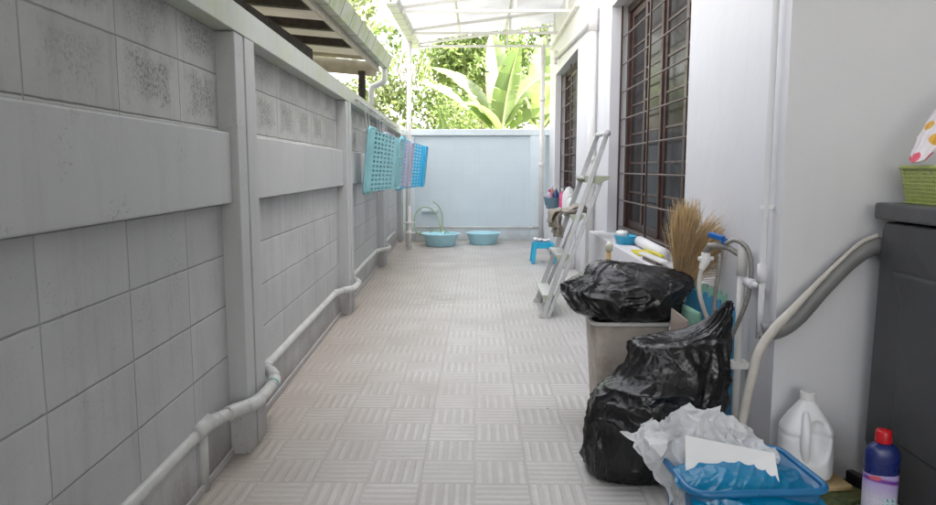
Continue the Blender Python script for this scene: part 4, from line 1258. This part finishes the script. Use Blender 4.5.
bottle('mauve bottle standing in the slate blue tub', plain('pale_pink_plastic', (.62, .42, .52), .35), M_pink, .945, 9.47, .63, .042, .24)
bottle('navy bottle with a pale cap standing in the slate blue tub', plain('ink_blue_plastic', (.05, .07, .22), .35), M_whitep, 1.03, 9.5, .63, .045, .27)
bottle('orange bottle at the back of the slate blue tub', plain('soft_orange_plastic', (.62, .25, .12), .35), M_whitep, .985, 9.55, .63, .035, .28)
tag(obj('plastic_bag', loft_bag([(1.11, 8.75, .606, .05, .04, 0), (1.11, 8.75, .65, .08, .07, 0), (1.11, 8.75, .75, .085, .07, 0), (1.11, 8.75, .84, .07, .05, 0), (1.11, 8.75, .90, .03, .02, 0), (1.11, 8.75, .92, .01, .01, 0)], amp=.02, sc=9, seed=2.7, n=60, m=50), M_whitep, None, smooth=True), 'white plastic bag knotted behind the pink and white bottles on the far ledge', 'plastic bag')

# ------------------------------------------------------------------ stool
st = thing('stool', 'small turquoise plastic stool under the far window', 'stool', (.80, 8.6, 0))
sx0, sx1, sy0, sy1, sh_ = .655, .915, 8.45, 8.71, .26
obj('seat', B(sx0 + .015, sx1 - .015, sy0 + .015, sy1 - .015, sh_ - .025, sh_), M_stool, st, bevel=.012, seg=3)
for q in ((sx0 + .02, sx1 - .02, sy0 + .014, sy0 + .020), (sx0 + .02, sx1 - .02, sy1 - .020, sy1 - .014), (sx0 + .014, sx0 + .020, sy0 + .02, sy1 - .02), (sx1 - .020, sx1 - .014, sy0 + .02, sy1 - .02)):
    obj('apron', B(*q, sh_ - .075, sh_ - .02), M_stool, st)
for x, y in ((sx0, sy0), (sx1, sy0), (sx0, sy1), (sx1, sy1)):
    tx = x + (.025 if x == sx0 else -.025); ty = y + (.025 if y == sy0 else -.025)
    obj('leg', bar(BM(), (x, y, 0), (tx, ty, sh_ - .02), .045, .045, (1, 0, 0)), M_stool, st, bevel=.008)
tag(obj('cloth', crumple((.76, 8.56, .285), (.10, .09), 3.0, n=24, amp=.03, sc=10), M_paper, None, smooth=True), 'small white cloth left on the turquoise stool', 'cloth')

# ------------------------------------------------------------------ wash basins, taps and garden hose
wb = thing('wash_basin', 'pale blue wash basin with a green hose hanging into it', 'basin', (-.57, 10.45, 0), 'pale blue wash basins at the end of the alley')
obj('tub', lathe(BM(), [(.20, 0), (.215, .01), (.265, .17), (.292, .178), (.292, .186), (.26, .186), (.252, .172), (.205, .025), (.02, .02)], (-.57, 10.45, 0), 48), M_basin, wb, smooth=True)
wb2 = copy_tree(wb); wb2.location = (.065, 10.72, 0); wb2['label'] = 'pale blue empty wash basin in the middle of the far wall'; wb2.scale = (.93, .93, .93)
tp = thing('standpipe', 'white standpipe with two taps by the left post at the far end', 'tap', (-.98, 9.95, 0))
obj('pipe', tube(BM(), [(-.985, 9.95, 0), (-.985, 9.95, .62)], .022, 12), M_wpvc, tp, smooth=True)
for z in (.24, .38):
    bm = BM(); tube(bm, [(-1.06, 9.93, z), (-.90, 9.93, z)], .013, 10); tube(bm, [(-.985, 9.93, z - .03), (-.985, 9.93, z + .03)], .03, 10)
    obj('tap', bm, M_wpvc, tp, smooth=True)
obj('base', tube(BM(), [(-.985, 9.95, 0), (-.985, 9.95, .07)], .04, 12), M_pvc, tp)
conduit('wall_pipe', 'thin pipe running low across the far wall above its skirting', [(-1.0, 11.195, .215), (1.0, 11.15, .215)], .014, M_wpvc, [((.80, 11.155, .215), (.88, 11.153, .215), .02)])
ho = thing('garden_hose', 'green garden hose looped from a bracket on the far wall into the basin', 'hose', (-.8, 11.1, .1))
obj('bracket', B(-.90, -.66, 11.12, 11.235, .46, .50), M_farb, ho, bevel=.01)
obj('hose', tube(BM(), spline([(-.56, 10.50, .20), (-.70, 10.60, .20), (-.90, 10.85, .12), (-1.0, 11.0, .22), (-1.0, 11.07, .42), (-.90, 11.09, .525), (-.76, 11.09, .52), (-.66, 11.08, .40), (-.60, 10.95, .25), (-.55, 10.8, .14), (-.50, 10.6, .19), (-.45, 10.5, .19)], 8), .009, 10), M_hgreen, ho, smooth=True)
obj('hose', tube(BM(), spline([(-.72, 11.1, .62), (-.64, 11.09, .56), (-.58, 11.08, .42), (-.57, 11.02, .22), (-.56, 10.9, .16)], 8), .008, 10), M_hgreen, ho, smooth=True)
bk = tag(obj('stone_block', B(-1.0, -.75, 11.0, 11.18, 0, .15), M_pvc, None, bevel=.01), 'grey concrete block on the floor beneath the green hose', 'block')

# ------------------------------------------------------------------ plants beyond the far wall
def banana_leaf(bm, base, azim, length, width, rise, droop, seed, roll=0.0, split=.16):
    rnd = random.Random(seed)
    n = 64
    d = Vector((math.sin(azim), math.cos(azim), 0))
    side = Vector((d.y, -d.x, 0))
    ang = rise
    p = Vector(base)
    rib = [p.copy()]; dirs = []
    for i in range(n):
        t = i / n
        v = d * math.cos(ang) + Vector((0, 0, 1)) * math.sin(ang)
        p = p + v * length / n
        ang -= droop / n * (.5 + 1.2 * t)
        rib.append(p.copy()); dirs.append(v)
    dirs.append(dirs[-1])
    for s in (-1, 1):
        i = int(.14 * n)
        while i < n:
            seg = rnd.randint(3, 12) if split else n
            j1 = min(n, i + seg)
            prev = None
            tilt = rnd.uniform(-.10, .10)
            for k in range(i, j1 + 1):
                t = k / n
                u = max(0.0, (t - .14) / .86)
                wd = width * (max(0, math.sin(PI * u ** .62)) ** .55) + .003
                nrm = side.cross(dirs[k]).normalized()
                sd = (side * math.cos(roll) + nrm * math.sin(roll)) * s
                q = (k - i) / max(1, j1 - i)
                pull = (.5 - q) * .018 * (1 if 0 < i else .3)          # torn strips draw together at the margin
                vv = sd * wd + nrm * wd * (.30 + tilt) + dirs[k] * (wd * .16 + pull)
                mid = sd * wd * .5 + nrm * wd * .27 + dirs[k] * wd * .05
                cur = (bm.verts.new(rib[k]), bm.verts.new(rib[k] + mid), bm.verts.new(rib[k] + vv))
                if prev:
                    bm.faces.new((prev[0], cur[0], cur[1], prev[1])); bm.faces.new((prev[1], cur[1], cur[2], prev[2]))
                prev = cur
            i = j1
    return rib

def banana(label, base, h, leaves, seed):
    t_ = thing('banana_plant', label, 'banana plant', base, 'banana plants beyond the far wall')
    bx0 = Vector(base)
    top = bx0 + Vector((0, 0, h))
    obj('stem', tube(BM(), [bx0, bx0 + Vector((.02, 0, h * .5)), top], [.13, .10, .06], 14), M_pstem, t_, smooth=True)
    for k, (az, L_, W_, rise, droop, roll) in enumerate(leaves):
        bm = BM()
        rib = banana_leaf(bm, top - Vector((0, 0, .05)), az, L_, W_, rise, droop, seed * 31 + k, roll)
        lf_ = obj('leaf', bm, M_banana, t_, smooth=True, keep=True)
        obj('midrib', tube(BM(), rib, [.022 * (1 - .85 * i / (len(rib) - 1)) for i in range(len(rib))], 6), plain('pale_midrib', (.42, .46, .20), .5) if 'pale_midrib' not in MATS else MATS['pale_midrib'], lf_, smooth=True)
banana('tall banana plant with broad pale leaves spreading over the far wall', (.40, 12.9, -.03), 1.75, [
    (R(-100), 1.75, .24, R(44), R(24), .5), (R(-75), 1.9, .25, R(62), R(40), .4), (R(-20), 2.0, .26, R(84), R(20), .2), (R(150), 1.7, .23, R(80), R(25), .2),
    (R(60), 1.7, .25, R(72), R(55), -.3), (R(95), 1.5, .24, R(45), R(70), -.4), (R(-140), 1.3, .2, R(55), R(70), .3), (R(20), 1.6, .22, R(60), R(60), 0)], 3)
banana('banana plant with upright leaves right of the tall one, beside the house corner', (1.15, 13.6, -.03), 1.9, [
    (R(-60), 1.8, .26, R(74), R(45), .3), (R(170), 1.6, .24, R(66), R(80), 0), (R(80), 1.7, .25, R(60), R(70), -.3), (R(-110), 1.5, .25, R(50), R(85), .4), (R(10), 1.9, .25, R(85), R(20), 0)], 8)
banana('short banana plant with narrow leaves left of the tall one', (-.55, 12.6, -.03), 1.25, [
    (R(-80), 1.1, .10, R(66), R(45), .3), (R(85), 1.0, .11, R(64), R(50), -.3), (R(180), .9, .12, R(70), R(70), 0), (R(-30), 1.1, .10, R(80), R(20), 0), (R(120), .9, .10, R(50), R(80), 0)], 12)

def leaves_mesh(name, clumps, n, size, m, parent, seed):
    """many small leaf faces scattered through several clumps"""
    rg = np.random.default_rng(seed)
    w_ = np.array([c[3] * c[4] * c[5] for c in clumps]); w_ = w_ / w_.sum()
    idx = rg.choice(len(clumps), n, p=w_)
    C = np.array(clumps)[idx]
    d = rg.normal(size=(n, 3)); d /= np.linalg.norm(d, axis=1)[:, None]
    r = rg.uniform(.25, 1.0, n) ** .5
    c = C[:, :3] + d * r[:, None] * C[:, 3:6]
    u = rg.normal(size=(n, 3)); u /= np.linalg.norm(u, axis=1)[:, None]
    a = rg.normal(size=(n, 3)) + np.array([0, 0, 1.0]); v = np.cross(u, a); v /= np.linalg.norm(v, axis=1)[:, None]
    s = rg.uniform(.6, 1.4, n)[:, None] * size
    p0 = c - u * s; p1 = c + v * s * .42; p2 = c + u * s; p3 = c - v * s * .42
    V = np.stack([p0, p1, p2, p3], 1).reshape(-1, 3)
    me = bpy.data.meshes.new(name)
    me.vertices.add(4 * n); me.vertices.foreach_set('co', V.ravel())
    me.loops.add(4 * n); me.loops.foreach_set('vertex_index', np.arange(4 * n))
    me.polygons.add(n); me.polygons.foreach_set('loop_start', np.arange(0, 4 * n, 4)); me.polygons.foreach_set('loop_total', np.full(n, 4))
    me.update(calc_edges=True); me.validate()
    return obj(name, me, m, parent)

def tree(label, x, y, h, spread, n, size, m, seed, low=.35):
    rnd = random.Random(seed)
    t_ = thing('tree', label, 'tree', (x, y, -.03), 'trees beyond the far wall')
    tb = BM()
    tube(tb, spline([(x, y, -.03), (x + rnd.uniform(-.1, .1), y, h * .3), (x + rnd.uniform(-.25, .25), y + rnd.uniform(-.2, .2), h * .5)], 4), [.08 - .007 * i for i in range(9)], 8)
    clumps = []
    for k in range(20):
        a = rnd.uniform(0, 2 * PI); rr = spread * rnd.uniform(.15, 1) ; z = h * rnd.uniform(low, 1)
        fall = 1 - .5 * abs(z / h - .65)
        px, py = x + math.cos(a) * rr * fall, y + math.sin(a) * rr * fall
        cs = spread * rnd.uniform(.18, .36)
        clumps.append((px, py, z, cs, cs, cs * .7))
        tube(tb, spline([(x, y, h * rnd.uniform(.25, .5)), ((x + px) / 2, (y + py) / 2, z * .8), (px, py, z)], 3), [.014 - .0015 * i for i in range(7)], 6)
    obj('trunk', tb, M_bark, t_, smooth=True)
    leaves_mesh('crown', clumps, n, size, m, t_, seed)
tree('light green tree with airy foliage behind the tall banana plant', .1, 17.5, 6.5, 2.3, 7500, .085, M_leafA, 4)
tree('loose yellowish tree rising beyond the gutter at the left', -3.6, 16.0, 6.8, 2.4, 6000, .085, M_leafC, 9)
tree('bushy light tree between the canopy post and the banana plants', -1.9, 19.0, 7.5, 2.6, 7000, .09, M_leafA, 15)
tree('mid green tree behind the house corner', 3.2, 18.0, 7.0, 2.6, 6500, .09, M_leafB, 22)
tree('tall hazy tree farthest back beyond the far wall', -.6, 27.0, 9.5, 4.2, 11000, .12, M_leafB, 31, .2)
tree('wide pale tree far beyond the neighbour roof', -8.5, 24.0, 8.0, 3.6, 9000, .12, M_leafA, 37, .2)
# distant neighbour's house beyond the trees
fh = thing('house', 'distant pale house with a brown roof seen beyond the left wall', 'house', (-5.2, 21, 0))
obj('wall', B(-6.6, -2.6, 21, 24, -.03, 2.3), M_palew, fh)
bm = BM(); prism(bm, [(-6.9, 2.2), (-2.1, 2.2), (-2.9, 2.75), (-4.4, 3.3), (-6.2, 2.75)], 'y', 20.6, 24.4)
obj('roof', bm, M_rooft, fh)

# ------------------------------------------------------------------ the left wall runs slightly askew to the house
TH = R(1.92)
PV, PV2 = Vector((-.905, 2.74, 0)), Vector((-.920, 2.74, 0))
Rz = Matrix.Rotation(TH, 3, 'Z')
for o in COL.objects:
    if o.parent is None and (o is wall or o is gp or o is hr):
        o.location = PV2 + Rz @ (o.location - PV)
        o.rotation_euler = (Matrix.Rotation(TH, 3, 'Z') @ o.rotation_euler.to_matrix()).to_euler()
